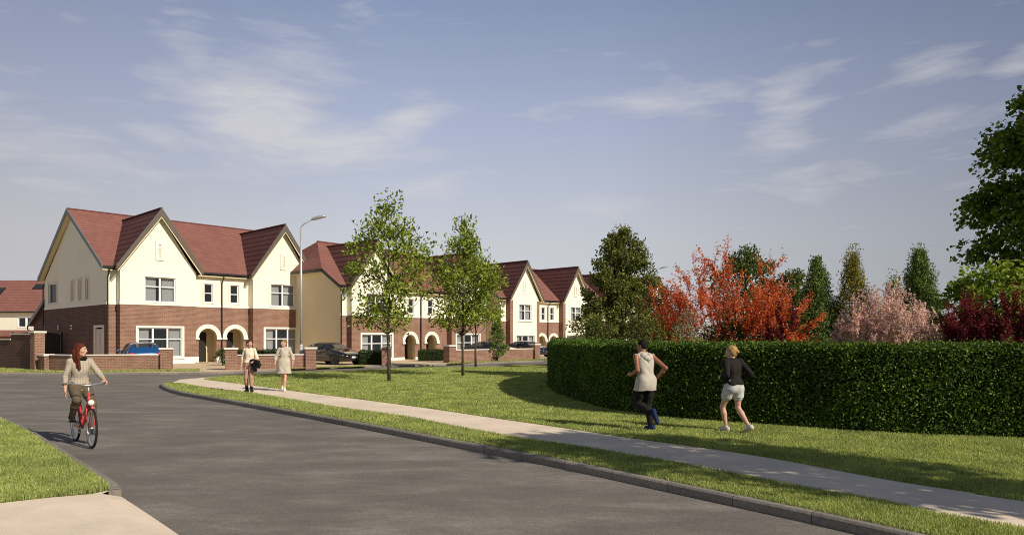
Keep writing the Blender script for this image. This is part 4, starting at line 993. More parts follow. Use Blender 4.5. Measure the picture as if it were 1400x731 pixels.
def car(label,loc,rz,prof,mat,wb,fx):
    root=empty('parked_car',loc,rz); tag(root,label,'car',group='cars parked on the driveways')
    P=np.array(prof); ys=np.linspace(P[0,0],P[-1,0],57); S=np.column_stack([ys]+[np.interp(ys,P[:,0],P[:,k]) for k in range(1,6)])
    for k in range(1,6):
        v=np.pad(S[:,k],1,'edge'); S[:,k]=(v[:-2]+2*v[1:-1]+v[2:])/4
    y0w=[i for i in range(len(ys))]
    body=MB(); gl={'front':MB(),'rear':MB()}
    rows=[]
    for (y,w,zl,zb,zr,wr) in S:
        cab=zr-zb
        half=[(0,zl),(w*.82,zl),(w*.965,zl+.09),(w,zl+.42*(zb-zl)),(w*.99,zb-.10),(w*.945,zb),(wr+.05*min(1,cab/.3)*.6,zb+cab*.86),(wr*.86,zb+cab*.985),(wr*.45,zr+.012),(0,zr+.016)]
        rows.append([(x,y,z) for x,z in half])
    nh=len(rows[0])
    y_ws0=[p for p in prof if p[4]<1.06 and p[0]>.5][0][0]; 
    roofy=(prof[5][0]+prof[6][0])/2
    for sx in (1,-1):
        for i in range(len(rows)-1):
            ym=(ys[i]+ys[i+1])/2; cab=min(S[i,4]-S[i,3],S[i+1,4]-S[i+1,3])
            for j in range(nh-1):
                q=[rows[i][j],rows[i+1][j],rows[i+1][j+1],rows[i][j+1]]; q=[(sx*x,y,z) for x,y,z in q]
                if sx<0: q=q[::-1]
                t=body
                pil=abs(ym-fx)<.06 or abs(ym-(fx-1.05))<.05
                if j==5 and cab>.13 and prof[2][0]+.25<ym<prof[8][0]-.12 and not pil: t=gl.setdefault(('side_window',sx,(ym>fx)+(ym>fx-1.05)),MB())
                elif j in (7,8) and ym>prof[6][0]+.12 and ym<prof[8][0]-.02: t=gl['front']
                elif j in (7,8) and prof[1][0]+.22<ym<(prof[4][0] if prof is SALOON else prof[3][0]+.1)-.05: t=gl['rear']
                t.quad(*q)
    for i in (0,len(rows)-1):
        pts=[(x,y,z) for x,y,z in rows[i]]+[(-x,y,z) for x,y,z in rows[i][::-1]]
        pts=pts[:nh]+pts[nh+1:-1]; body.quad(*(pts if i==0 else pts[::-1]))
    b=body.build('body',mat,root)
    bmm=bmesh.new(); bmm.from_mesh(b.data); bmesh.ops.remove_doubles(bmm,verts=bmm.verts,dist=1e-4); bmesh.ops.recalc_face_normals(bmm,faces=bmm.faces); bmm.to_mesh(b.data); bmm.free(); b.data.shade_smooth()
    for k,m_ in gl.items():
        m_.build({'front':'windscreen','rear':'rear_window'}.get(k,'side_window'),M['carglass'],root,weld=True)
    inn=MB(); inn.box(-.6,.6,prof[3][0]+.3,prof[7][0],.5,prof[5][4]-.5); inn.box(-.55,-.1,fx-.5,fx-.35,.6,1.15); inn.box(.1,.55,fx-.5,fx-.35,.6,1.15); inn.build('seats',M['plastic'],root)
    L2=prof[-1][0]
    for y in (wb/2+.05,-wb/2+.05):
        for sx in (-1,1):
            wv=float(np.interp(y,ys,S[:,1])); x=sx*(wv-.10)
            ar=MB(); ar.lathe([(.0,.0),(.385,.0),(.385,-.05)],(sx*(wv+.008),y,.34),(sx,0,0),28); ar.build('wheel_arch',M['plastic'],root)
            ty=MB(); ty.lathe([(.205,-.1),(.30,-.115),(.335,-.08),(.335,.07),(.30,.118),(.215,.10)],(x,y,.335),(sx,0,0),28); t_=ty.build('tyre',M['tyre'],None,True)
            wh=MB(); wh.lathe([(.0,.075),(.05,.085),(.055,.06)],(x,y,.335),(sx,0,0),14); wh.lathe([(.20,.10),(.222,.115),(.222,.06),(.20,.05)],(x,y,.335),(sx,0,0),28)
            for k in range(10):
                a=2*math.pi*k/10; da=np.array((0,math.cos(a),math.sin(a))); dt=np.array((0,-math.sin(a),math.cos(a))); c=np.array((x,y,.335))+np.array((sx*.085,0,0))
                wh.quad(*[tuple(c+da*r_+dt*s_+np.array((sx*o_,0,0))) for r_,s_,o_ in ((.04,-.02,0),(.205,-.016,.015),(.205,.016,.015),(.04,.02,0))][::sx])
            wo=wh.build('wheel',M['alloy'],root); t_.parent=wo
            bk=MB(); bk.lathe([(0,.04),(.205,.04)],(x,y,.335),(sx,0,0),20); bk.build('brake_disc',M['plastic'],wo)
    zf=float(np.interp(L2-.12,ys,S[:,3])); wf=float(np.interp(L2-.16,ys,S[:,1]))
    for sx in (-1,1):
        h=MB(); h.blob((sx*(wf*.80),L2-.26,zf-.055),(.20,.15,.075),12); h.build('headlight',M['lamp'],root,True)
        h=MB(); w_=float(np.interp(-L2+.12,ys,S[:,1])); z_=float(np.interp(-L2+.15,ys,S[:,3])); h.blob((sx*(w_*.84),-L2+.13,z_-.10),(.17,.13,.085),12); h.build('tail_light',M['redlamp'],root,True)
        h=MB(); h.blob((sx*.99,prof[8][0]-.32,1.0),(.10,.07,.075),10); h.tube([(sx*.85,prof[8][0]-.30,.97),(sx*.95,prof[8][0]-.32,.98)],.025,6); h.build('door_mirror',mat,root,True)
        for yy in (fx+.5-.62,fx-.75):
            h=MB(); xw=float(np.interp(yy,ys,S[:,1])); h.box(*sorted((sx*(xw-.005),sx*(xw+.018))),yy-.09,yy+.09,.845,.87); h.build('door_handle',M['chrome'],root)
    h=MB(); h.box(-.52,.52,L2-.12,L2+.012,.30,.46); h.box(-.40,.40,L2-.06,L2+.014,.53,.58); h.build('grille',M['plastic'],root)
    h=MB(); h.box(-.26,.26,L2+.005,L2+.03,.44,.55); p_=h.build('number_plate',M['plate'],root); h=MB(); h.box(-.257,-.215,L2+.028,L2+.033,.443,.547); h.build('plate_band',M['plateb'],p_)
    h=MB(); h.box(-.26,.26,-L2-.03,-L2+.02,.55,.66); h.build('number_plate',M['plate'],root)
    h=MB(); h.box(-.6,.6,-L2-.015,-L2+.1,.30,.42); h.build('rear_bumper',M['plastic'],root)
    return root
def rz_of(hx,hy): return math.atan2(-hx,hy)
car('bright blue hatchback seen from behind over the low wall of the first house',(-21.75,39.85,0),rz_of(-.60,.80),HATCH,M['blue'],2.6,.12)
car('glossy black saloon with its front wheels on the drive beside the gate pillar',(-12.0,45.2,0),rz_of(.80,-.60),SALOON,M['blackcar'],2.9,.1)
car('navy saloon with white front plate showing past the end of the long wall',(1.45,62.2,0),rz_of(.74,-.67),SALOON,M['navy'],2.9,.1)
car('dark saloon hidden behind the small cone-shaped evergreen and the long wall',(-1.7,57.9,0),rz_of(.95,-.3),SALOON,M['darkcar'],2.9,.1)
# ------------------------------------------------------------------ people: smooth implicit surfaces meshed on a grid
class Field:
    def __init__(s,lo,hi,vox):
        s.lo=np.array(lo,float); s.vox=vox; s.n=np.maximum(4,np.ceil((np.array(hi,float)-s.lo)/vox).astype(int)+1)
        s.F=np.full(s.n,.5,np.float32); s.ax=[(s.lo[k]+np.arange(s.n[k])*vox).astype(np.float32) for k in range(3)]
    def _sub(s,lo,hi):
        a=np.maximum(0,np.floor((np.array(lo)-s.lo)/s.vox).astype(int)); b=np.minimum(s.n,np.ceil((np.array(hi)-s.lo)/s.vox).astype(int)+1)
        if np.any(b<=a): return None,None
        sl=tuple(slice(a[k],b[k]) for k in range(3))
        return sl,np.meshgrid(*[s.ax[k][sl[k]] for k in range(3)],indexing='ij')
    def put(s,sl,d,k,op='+'):
        f=s.F[sl]
        if op=='+':
            h=np.maximum(k-np.abs(f-d),0)/max(k,1e-6); s.F[sl]=np.minimum(f,d)-h*h*k*.25
        else:
            h=np.maximum(k-np.abs(f+d),0)/max(k,1e-6); s.F[sl]=np.maximum(f,-d)+h*h*k*.25
    def cap(s,a,b,ra,rb=None,k=.02,op='+',flat=False):
        a=np.array(a,float);b=np.array(b,float); rb=ra if rb is None else rb; m=max(ra,rb)+k+3*s.vox
        sl,X=s._sub(np.minimum(a,b)-m,np.maximum(a,b)+m)
        if sl is None: return s
        ab=b-a; l2=float(ab@ab)+1e-9
        t=((X[0]-a[0])*ab[0]+(X[1]-a[1])*ab[1]+(X[2]-a[2])*ab[2])/l2; tc=np.clip(t,0,1)
        if flat:
            d=np.sqrt((X[0]-a[0]-t*ab[0])**2+(X[1]-a[1]-t*ab[1])**2+(X[2]-a[2]-t*ab[2])**2)-(ra+(rb-ra)*tc); l=math.sqrt(l2)
            d=np.maximum(d,np.maximum(-t,t-1)*l)
        else: d=np.sqrt((X[0]-a[0]-tc*ab[0])**2+(X[1]-a[1]-tc*ab[1])**2+(X[2]-a[2]-tc*ab[2])**2)-(ra+(rb-ra)*tc)
        s.put(sl,d.astype(np.float32),k,op); return s
    def ell(s,c,A,r,k=.02,op='+'):
        """ellipsoid: axes A (3 rows), radii r"""
        c=np.array(c,float);A=np.array(A,float);r=np.array(r,float); m=r.max()+k+3*s.vox
        sl,X=s._sub(c-m,c+m)
        if sl is None: return s
        q=[((X[0]-c[0])*A[i,0]+(X[1]-c[1])*A[i,1]+(X[2]-c[2])*A[i,2])/r[i] for i in range(3)]
        n=np.sqrt(q[0]**2+q[1]**2+q[2]**2); d=(n-1)*r.min()
        s.put(sl,d.astype(np.float32),k,op); return s
    def cut(s,p,n):
        """keep the side n points away from"""
        n=np.array(n,float);n/=np.linalg.norm(n)
        X=np.meshgrid(*s.ax,indexing='ij'); d=(X[0]-p[0])*n[0]+(X[1]-p[1])*n[1]+(X[2]-p[2])*n[2]; s.F=np.maximum(s.F,d.astype(np.float32)); return s
    def folds(s,amp,f=(34,30,22),seed=0,zf=None):
        X=np.meshgrid(*s.ax,indexing='ij'); r=np.random.default_rng(seed); p=r.uniform(0,6,6)
        w=np.sin(X[0]*f[0]+p[0]+2*np.sin(X[2]*9+p[1]))*np.sin(X[2]*f[2]+p[2]+2.*np.sin(X[1]*11+X[0]*7+p[3]))+.6*np.sin(X[1]*f[1]+X[2]*14+p[4])
        s.F=s.F+(amp*w).astype(np.float32); return s
    def mesh(s,name,mat,parent,smooth=True):
        F=s.F.copy(); F[0]=F[-1]=.1; F[:,0]=F[:,-1]=.1; F[:,:,0]=F[:,:,-1]=.1
        I=F<0; nx,ny,nz=F.shape
        c=np.zeros((nx-1,ny-1,nz-1),np.int8)
        for i in (0,1):
            for j in (0,1):
                for k in (0,1): c+=I[i:nx-1+i,j:ny-1+j,k:nz-1+k]
        act=(c>0)&(c<8); idx=np.argwhere(act); ids=np.full(c.shape,-1,np.int64); ids[act]=np.arange(len(idx))
        acc=np.zeros((len(idx),3)); cnt=np.zeros(len(idx))
        cor=[(i,j,k) for i in (0,1) for j in (0,1) for k in (0,1)]
        for a in cor:
            for ax in range(3):
                if a[ax]: continue
                b=list(a); b[ax]=1
                fa=F[idx[:,0]+a[0],idx[:,1]+a[1],idx[:,2]+a[2]]; fb=F[idx[:,0]+b[0],idx[:,1]+b[1],idx[:,2]+b[2]]
                m=(fa<0)!=(fb<0); t=np.where(m,fa/np.where(m,fa-fb,1),0)
                p=np.tile(np.array(a,float),(len(idx),1)); p[:,ax]+=t
                acc[m]+=p[m]; cnt[m]+=1
        V=(idx+acc/np.maximum(cnt,1)[:,None])*s.vox+s.lo
        Q=[]
        for ax in range(3):
            u,v=(ax+1)%3,(ax+2)%3
            sh=[slice(1,-1)]*3; sh[ax]=slice(0,-1); sh2=list(sh); sh2[ax]=slice(1,None)
            A_=I[tuple(sh)]; B_=I[tuple(sh2)]; e=np.argwhere(A_!=B_); 
            if not len(e): continue
            off=np.array([1,1,1]); off[ax]=0; e=e+off
            ins=I[e[:,0],e[:,1],e[:,2]]
            def cell(du,dv):
                q=e.copy(); q[:,u]-=du; q[:,v]-=dv; return ids[q[:,0],q[:,1],q[:,2]]
            quad=np.column_stack([cell(1,1),cell(0,1),cell(0,0),cell(1,0)]); quad[~ins]=quad[~ins][:,::-1]; Q.append(quad)
        Q=np.vstack(Q); Q=Q[(Q>=0).all(1)]
        return np_mesh(name,V,Q,mat,parent,smooth)

M['skin']=mk('fair_skin',(.55,.32,.23),.5,.05,8); M['skinb']=mk('brown_skin',(.27,.115,.06),.45,.06,8)
M['lip']=mk('lips',(.42,.10,.09),.4,.05); M['eye']=mk('eye_white',(.7,.68,.66),.2,.02); M['iris']=mk('iris',(.03,.02,.015),.2,.02); M['brow']=mk('eyebrow',(.05,.028,.018),.8,.1)
def hairmat(n,c): 
    return mk(n,c,.65,.45,45,spec=.12,bump=.8,bscale=60)
M['auburn']=hairmat('auburn_hair',(.105,.024,.012)); M['hairblack']=hairmat('black_hair',(.012,.010,.009)); M['blonde']=hairmat('blonde_hair',(.42,.27,.11)); M['hairbrown']=hairmat('chestnut_hair',(.11,.035,.018)); M['lightbrown']=hairmat('light_brown_hair',(.25,.15,.075))
def cloth(n,c,r=.9,b=.35): return mk(n,c,r,.08,14,bump=b,bscale=120,spec=.15)
M['cream_knit']=cloth('cream_jumper',(.80,.68,.53)); M['mauve']=cloth('dusty_pink_trousers',(.44,.245,.195)); M['blackboot']=cloth('black_boots',(.012,.012,.012),.5,.1)
M['dress']=cloth('oatmeal_dress',(.50,.45,.37)); M['whiteshoe']=cloth('white_trainers',(.72,.70,.67),.6,.1); M['greyhoodie']=cloth('grey_hoodie',(.47,.43,.37)); M['blackjog']=cloth('black_joggers',(.018,.017,.016)); M['blueshoe']=cloth('blue_trainers',(.010,.018,.075),.6,.1)
M['blacktop']=cloth('black_sweatshirt',(.020,.018,.016)); M['greyshort']=cloth('grey_shorts',(.52,.52,.51)); M['jacket']=cloth('black_jacket',(.010,.011,.012)); M['khaki']=cloth('khaki_trousers',(.125,.095,.065)); M['scarf']=cloth('black_scarf',(.012,.012,.013)); M['pinkshoe']=cloth('pale_pink_trainers',(.55,.47,.45),.6,.1)
def checked():
    m,nt,b,o=newmat('checked_shirt'); tc=N(nt,'ShaderNodeTexCoord'); sx=N(nt,'ShaderNodeSeparateXYZ'); L(nt,tc.outputs['Object'],sx.inputs[0])
    def line(src,f):
        a=N(nt,'ShaderNodeMath',operation='MULTIPLY'); a.inputs[1].default_value=f; L(nt,src,a.inputs[0]); s_=N(nt,'ShaderNodeMath',operation='SINE'); L(nt,a.outputs[0],s_.inputs[0])
        r=ramp(nt,[(.55,(0,0,0)),(.9,(1,1,1))]); L(nt,s_.outputs[0],r.inputs['Fac']); return r.outputs['Color']
    c=mixc(nt,line(sx.outputs['X'],150.),(.44,.385,.31),(.33,.285,.23)); c=mixc(nt,line(sx.outputs['Z'],150.),c,mixc(nt,.5,c,(.27,.23,.185)))
    L(nt,c,b.inputs['Base Color']); b.inputs['Roughness'].default_value=.9; b.inputs['Specular IOR Level'].default_value=.15
    return m
M['check']=checked()

def nrm(v): v=np.array(v,float); return v/(np.linalg.norm(v)+1e-9)
def frame(fwd,up=(0,0,1)):
    f=nrm(fwd); r=nrm(np.cross(f,up)); u=np.cross(r,f); return r,f,u
UPZ=np.array((0,0,1.))

def torso_bars(J):
    """list of (left point, right point, radius) from pelvis to shoulders"""
    pel=np.array(J['pelvis'],float); ch=np.array(J['chest'],float); nb=np.array(J['neck'],float)
    hx=nrm(np.array(J['hipR'],float)-np.array(J['hipL'],float)); sx=nrm(np.array(J['shR'],float)-np.array(J['shL'],float))
    out=[]
    for t,w,dp in J['torso']:
        c=(1-t)**2*pel+2*t*(1-t)*(2*ch-.5*pel-.5*nb)*1.0+t*t*nb if False else (pel+(ch-pel)*min(1,t/.62) if t<.62 else ch+(nb-ch)*(t-.62)/.38)
        ax=nrm(hx*(1-t)+sx*t); out.append((c-ax*(w-dp),c+ax*(w-dp),dp))
    return out
TF=[(-.12,.152,.102),(.0,.158,.106),(.12,.144,.096),(.26,.116,.082),(.38,.110,.080),(.50,.120,.088),(.62,.130,.097),(.74,.130,.090),(.86,.128,.070),(.96,.080,.050)]
TM=[(-.12,.142,.100),(.0,.150,.104),(.12,.145,.100),(.26,.136,.094),(.38,.136,.094),(.50,.148,.101),(.62,.160,.108),(.74,.165,.102),(.86,.160,.080),(.96,.098,.058)]
def hand(f,w,d,palmn,thumb,sc=1.,curl=.5,sk=None):
    """hand from wrist w pointing along d; palmn = palm side normal; thumb = thumb side"""
    w=np.array(w,float); d=nrm(d); pn=nrm(np.array(palmn)-d*np.dot(palmn,d)); th=nrm(np.array(thumb)-d*np.dot(thumb,d)-pn*np.dot(thumb,pn))
    kn=[]
    for s_ in (-.026,-.009,.009,.026):
        k_=w+d*.085*sc+th*s_*sc; kn.append(k_); f.cap(w+d*.02*sc+th*s_*.6*sc,k_,.0135*sc,.0115*sc,.012)
    for s_,l,k_ in zip((-.026,-.009,.009,.026),(.058,.072,.078,.070),kn):
        d1=nrm(d+pn*curl*.8); d2=nrm(d+pn*curl*2.4); m=k_+d1*l*.5*sc; e=m+d2*l*.5*sc
        f.cap(k_,m,.0095*sc,.0085*sc,.003); f.cap(m,e,.0085*sc,.0070*sc,.003)
    b=w+d*.028*sc+th*.026*sc; m=b+nrm(d*.75+th*.8+pn*.35)*.04*sc; e=m+nrm(d+th*.12+pn*.5)*.032*sc
    f.cap(b,m,.0125*sc,.0098*sc,.008); f.cap(m,e,.0095*sc,.0078*sc,.003)
def head(f,J,male=False):
    c=np.array(J['head'],float); r,fw,u=frame(J['look'],J.get('headup',(0,0,1))); A=[r,fw,u]
    P=lambda a,b,k: c+r*a+fw*b+u*k
    f.ell(P(0,-.012,.035),A,(.074,.094,.082),.02)
    f.ell(P(0,.028,-.03),A,(.058,.066,.088),.03)
    f.cap(P(-.02,.055,-.088),P(.02,.055,-.088),.022 if not male else .027,None,.03)
    f.cap(P(-.045,.0,-.05),P(.045,.0,-.05),.022 if not male else .028,None,.04)
    for s_ in (-1,1):
        f.ell(P(s_*.031,.098,.004),A,(.018,.014,.012),.012,'-')
        f.ell(P(s_*.045,.068,-.025),A,(.022,.022,.02),.02)
        f.ell(P(s_*.076,-.008,-.012),A,(.010,.020,.032),.006)
        f.cap(P(s_*.012,.088,.024),P(s_*.045,.076,.022),.009,.007,.012)
    f.cap(P(0,.088,.012),P(0,.112,-.030),.008,.012,.008); f.cap(P(-.013,.098,-.036),P(.013,.098,-.036),.009,None,.006)
    f.cap(P(-.016,.090,-.058),P(.016,.090,-.058),.008,None,.008); f.cap(P(-.013,.088,-.069),P(.013,.088,-.069),.008,None,.008)
    n0=np.array(J['neck'],float); f.cap(n0-UPZ*.03,P(0,-.018,-.06),.056 if not male else .064,.050 if not male else .060,.03)
    return P,A
def limb_arm(f,J,s_,m=1.,k=.025,infl=0.):
    sh,el,wr=[np.array(J[q+s_],float) for q in ('sh','el','wr')]
    f.cap(sh,el,.047*m+infl,.036*m+infl,k); f.cap(el,el+(wr-el)*.35,.037*m+infl,.038*m+infl,.02); f.cap(el+(wr-el)*.35,wr,.038*m+infl,.0245*m+infl,.02)
def limb_leg(f,J,s_,m=1.,k=.03):
    h,kn,an=[np.array(J[q+s_],float) for q in ('hip','kn','an')]
    bk=J.get('calfback'+s_,nrm(np.cross(np.cross(kn-h,an-kn),an-kn)) if np.linalg.norm(np.cross(kn-h,an-kn))>1e-3 else np.array((0,-1,0)))
    f.cap(h,h+(kn-h)*.5,.088*m,.072*m,k); f.cap(h+(kn-h)*.5,kn,.072*m,.053*m,.02)
    f.cap(kn,kn+(an-kn)*.32,.051*m,.056*m,.02); f.cap(kn+(an-kn)*.32,an,.056*m,.034*m,.02)
def foot(f,J,s_,r=.036,k=.02):
    an=np.array(J['an'+s_],float); to=np.array(J['toe'+s_],float); d=to-an
    sole=np.array(J.get('sole'+s_,(0,0,-1.)),float); sole=nrm(sole)
    heel=an+sole*.045-nrm(d)*.045
    f.cap(an,heel,.036,r,k); f.cap(heel,to,r,r*.82,k); f.cap(an,an+d*.55+sole*.02,.038,r*.9,k)
def bounds(J,m=.16):
    P=np.array([J[k] for k in ('head','hipL','hipR','shL','shR','elL','elR','wrL','wrR','knL','knR','anL','anR','toeL','toeR')],float)
    if 'extra' in J: P=np.vstack([P,J['extra']])
    return P.min(0)-m,P.max(0)+m+np.array((0,0,.04))
def eyes(par,P,A,bm='brow'):
    for s_ in (-1,1):
        e=MB(); e.blob(P(s_*.031,.082,.004),(.0125,.0125,.0125),10); o=e.build('eye',M['eye'],par,True)
        q=MB(); q.blob(P(s_*.031,.0905,.004),(.0062,.0062,.0062),8); q.build('iris',M['iris'],o,True)
        b=MB(); b.tube([P(s_*.014,.0985,.026),P(s_*.03,.0945,.031),P(s_*.047,.082,.026)],[.004,.0045,.003],6); b.build('eyebrow',M[bm],par,True)
    l=MB(); l.tube([P(-.023,.090,-.061),P(-.010,.0985,-.0595),P(.010,.0985,-.0595),P(.023,.090,-.061)],[.004,.0065,.0065,.004],6); l.tube([P(-.019,.090,-.067),P(0,.0965,-.069),P(.019,.090,-.067)],[.004,.007,.004],6); l.build('lips',M['lip'],par,True)
VOX=.0068
def person(label,loc,rz,J,skin,male=False,arms=True):
    root=empty('person',loc,rz); tag(root,label,'person')
    lo,hi=bounds(J); f=Field(lo,hi,VOX); m=1.08 if male else .94
    for a,b,r in torso_bars(J): f.cap(a,b,r,None,.025)
    nb=np.array(J['neck'],float)
    for s_ in 'LR':
        f.cap(nb-UPZ*.035,J['sh'+s_],.042*m,.046*m,.03); limb_arm(f,J,s_,m); limb_leg(f,J,s_,m)
        foot(f,J,s_)
    P,A=head(f,J,male)
    for s_ in 'LR':
        wr=np.array(J['wr'+s_],float); hd=J.get('hand'+s_); 
        if hd is None:
            d=nrm(wr-np.array(J['el'+s_],float)); sg=1 if s_=='R' else -1
            hd=(d,(-sg,.15,0),(0,1,.2),.35)
        hand(f,wr,*hd[:3],1.0 if male else .93,hd[3])
    body=f.mesh('body',M[skin],root)
    J['P']=P;J['A']=A;J['B']=(lo,hi)
    eyes(root,P,A)
    return root
def fld(J,vox=VOX): return Field(J['B'][0],J['B'][1],vox)
def top(root,J,name,mat,t0,t1=.96,infl=.02,sleeve=.95,hem=None,flare=0.,m=1.,amp=.003,neckcut=True,sl_infl=.014,seed=1):
    """garment over the torso (t0..t1) with sleeves down to the fraction `sleeve` of each arm (0..1 upper arm, 1..2 forearm)"""
    f=fld(J)
    for (t,_,_),(a,b,r) in zip(J['torso'],torso_bars(J)):
        if t>=t0-.2: f.cap(a,b,r+infl+flare*max(0,.6-t),None,.025)
    nb=np.array(J['neck'],float)
    for s_ in 'LR':
        f.cap(nb-UPZ*.055,J['sh'+s_],.044*m,.046*m+infl,.03)
        sh,el,wr=[np.array(J[q+s_],float) for q in ('sh','el','wr')]
        if sleeve>0:
            e=min(1,sleeve); f.cap(sh,sh+(el-sh)*e,.044*m+infl,.038*m+sl_infl,.02,flat=False) if sleeve>=1 else f.cap(sh,sh+(el-sh)*e,.050*m+infl,.044*m+sl_infl,.03,flat=True)
            if sleeve>1: f.cap(el,el+(wr-el)*(sleeve-1),.041*m+sl_infl,.031*m+sl_infl,.02,flat=True)
    if hem is not None: f.cut(hem,(0,0,-1))
    if neckcut: f.cut(nb+UPZ*.035,(0,.35,1.))
    if amp: f.folds(amp,seed=seed)
    return f.mesh(name,M[mat],root)
def trousers(root,J,name,mat,upto=1.95,infl=.012,m=1.,waist=.30,amp=.0025,seed=2,flare=0.):
    f=fld(J)
    for (t,_,_),(a,b,r) in zip(J['torso'],torso_bars(J)):
        if t<=waist: f.cap(a,b,r+infl,None,.03)
    for s_ in 'LR':
        h,kn,an=[np.array(J[q+s_],float) for q in ('hip','kn','an')]
        e=min(1.,upto)
        f.cap(h,h+(kn-h)*min(.5,e),.090*m+infl,.075*m+infl+flare,.03)
        if upto>.5: f.cap(h+(kn-h)*.5,h+(kn-h)*e,.075*m+infl+flare,.056*m+infl+flare,.02,flat=upto<1)
        elif upto<=.5: f.cap(h,h+(kn-h)*e,.092*m+infl,.078*m+infl+flare,.03,flat=True)
        if upto>1:
            f.cap(kn,kn+(an-kn)*.32,.054*m+infl,.058*m+infl,.02); f.cap(kn+(an-kn)*.32,kn+(an-kn)*(upto-1),.058*m+infl,.038*m+infl,.02,flat=True)
    if amp: f.folds(amp,seed=seed)
    return f.mesh(name,M[mat],root)
def shoes(root,J,mat,up=.0,r=.046,name='shoe'):
    for s_ in 'LR':
        f=fld(J); foot(f,J,s_,r); an=np.array(J['an'+s_],float); kn=np.array(J['kn'+s_],float)
        if up: f.cap(an,an+nrm(kn-an)*up,.046,.052,.02,flat=True)
        else: f.cap(an-nrm(kn-an)*.02,an+nrm(kn-an)*.02,.046,.044,.02,flat=True)
        f.mesh(name,M[mat],root)
def hair(root,J,mat,kind):
    P,A=J['P'],J['A']; f=fld(J,.006)
    f.ell(P(0,-.016,.040),A,(.081,.101,.086),.02)
    if kind=='short': f.ell(P(0,-.045,-.01),A,(.077,.066,.07),.02)
    else: f.ell(P(0,-.05,-.02),A,(.08,.068,.085),.03)
    # leave the face free
    f.ell(P(0,.095,-.045),A,(.085,.085,.105),.012,'-')
    if kind in('short','bun','updo'): f.cap(P(-.12,.03,-.05),P(.12,.03,-.05),.055,None,.015,'-')
    if kind=='bun': f.ell(P(0,-.125,.0),A,(.034,.032,.037),.012)
    if kind=='updo': f.ell(P(0,-.11,.03),A,(.05,.04,.05),.03)
    if kind=='long':
        for s_ in (-1,1):
            f.cap(P(s_*.07,.0,.02),P(s_*.085,.015,-.14),.022,.026,.03); f.cap(P(s_*.085,.015,-.14),P(s_*.095,.045,-.33),.026,.018,.03); f.cap(P(s_*.06,-.03,-.10),P(s_*.10,.0,-.30),.026,.018,.03)
        f.cap(P(-.05,-.06,-.05),P(-.06,-.075,-.26),.042,.032,.05); f.cap(P(.05,-.06,-.05),P(.06,-.075,-.26),.042,.032,.05); f.cap(P(0,-.07,-.05),P(0,-.09,-.28),.06,.04,.05)
    f.folds(.0022,(90,90,18),seed=5)
    return f.mesh('hair',M[mat],root)

# --- woman in a cream jumper, walking towards the camera
A=np.array
def female(dz=0.):
    return dict(torso=TF,pelvis=(0,0,.94+dz),chest=(0,.0,1.22+dz),neck=(0,-.01,1.42+dz),head=(0,.02,1.575+dz),look=(0,1,0),shR=(.148,-.01,1.375+dz),shL=(-.148,-.01,1.375+dz),hipR=(.085,0,.90+dz),hipL=(-.085,0,.90+dz))
J=female()
J.update(look=(-.75,.66,.03),head=(-.008,.025,1.578),elR=(.235,-.05,1.11),wrR=(.245,.035,.87),elL=(-.235,-.03,1.11),wrL=(-.20,.17,1.02),knR=(.095,.035,.49),anR=(.10,-.06,.085),toeR=(.125,.09,.035),knL=(-.09,.10,.49),anL=(-.10,.08,.085),toeL=(-.12,.235,.035),handL=((.35,.9,-.25),(0,-.1,-1),(.6,.5,.4),.6))
x,y=G(341,536.3)
W1=person('woman in a cream jumper and dusty pink trousers carrying a black jacket',(x,y,0),R(183),J,'skin')
top(W1,J,'jumper','cream_knit',.08,infl=.015,sleeve=1.25,hem=(0,0,.97),m=.94,sl_infl=.012,flare=.01)
trousers(W1,J,'trousers','mauve',1.80,.010,.94,.22)
shoes(W1,J,'blackboot',.14,.046,'boot'); hair(W1,J,'hairbrown','updo')
f=Field((-.46,-.05,.60),(-.05,.42,1.12),.008)
f.cap((-.12,.12,1.035),(-.33,.20,1.00),.055,.05,.03)
for k,(a,b) in enumerate((((-.14,.13,1.0),(-.15,.14,.80)),((-.20,.17,1.0),(-.20,.20,.74)),((-.27,.19,.98),(-.27,.22,.70)),((-.33,.2,.97),(-.37,.22,.82)),((-.31,.19,1.0),(-.40,.2,.90)))): f.cap(a,b,.05,.034,.04)
f.folds(.008,(60,60,30),3); o=f.mesh('jacket',M['jacket'],None); o.location=(x,y,0); o.rotation_euler=(0,0,R(183)); tag(o,'black jacket draped over the forearm of the woman in the cream jumper','jacket')

# --- woman in an oatmeal dress
J=female(.01)
J.update(look=(.62,.78,.02),head=(.012,.025,1.588),elR=(.27,-.02,1.13),wrR=(.285,.05,.89),elL=(-.27,-.03,1.13),wrL=(-.28,.04,.89),knR=(.055,-.03,.48),anR=(.07,-.27,.17),toeR=(.075,-.17,.045),knL=(-.045,.10,.50),anL=(-.02,.13,.085),toeL=(-.045,.29,.035),soleR=(0,-.6,-1))
x,y=G(388.5,534.2)
W2=person('woman in a loose oatmeal knee-length dress and white trainers, beside the woman with the jacket',(x,y,0),R(192),J,'skin')
f=fld(J)
for (t,_,_),(a,b,r) in zip(J['torso'],torso_bars(J)): f.cap(a,b,r+.018+.02*max(0,.7-t),None,.03)
for s_ in 'LR':
    f.cap(A(J['neck'])-UPZ*.045,J['sh'+s_],.045,.058,.03); sh,el,wr=[A(J[q+s_]) for q in ('sh','el','wr')]
    f.cap(sh,el,.058,.055,.02); f.cap(el,el+(wr-el)*.45,.054,.052,.02,flat=True)
f.cap((-.06,.0,.97),(-.08,.02,.60),.125,.155,.05); f.cap((.06,0,.97),(.08,.0,.60),.125,.155,.05)
f.cut((0,0,.575),(0,.05,-1)); f.cut(A(J['neck'])+UPZ*.035,(0,.3,1)); f.folds(.007,(30,26,7),4); f.mesh('dress',M['dress'],W2)
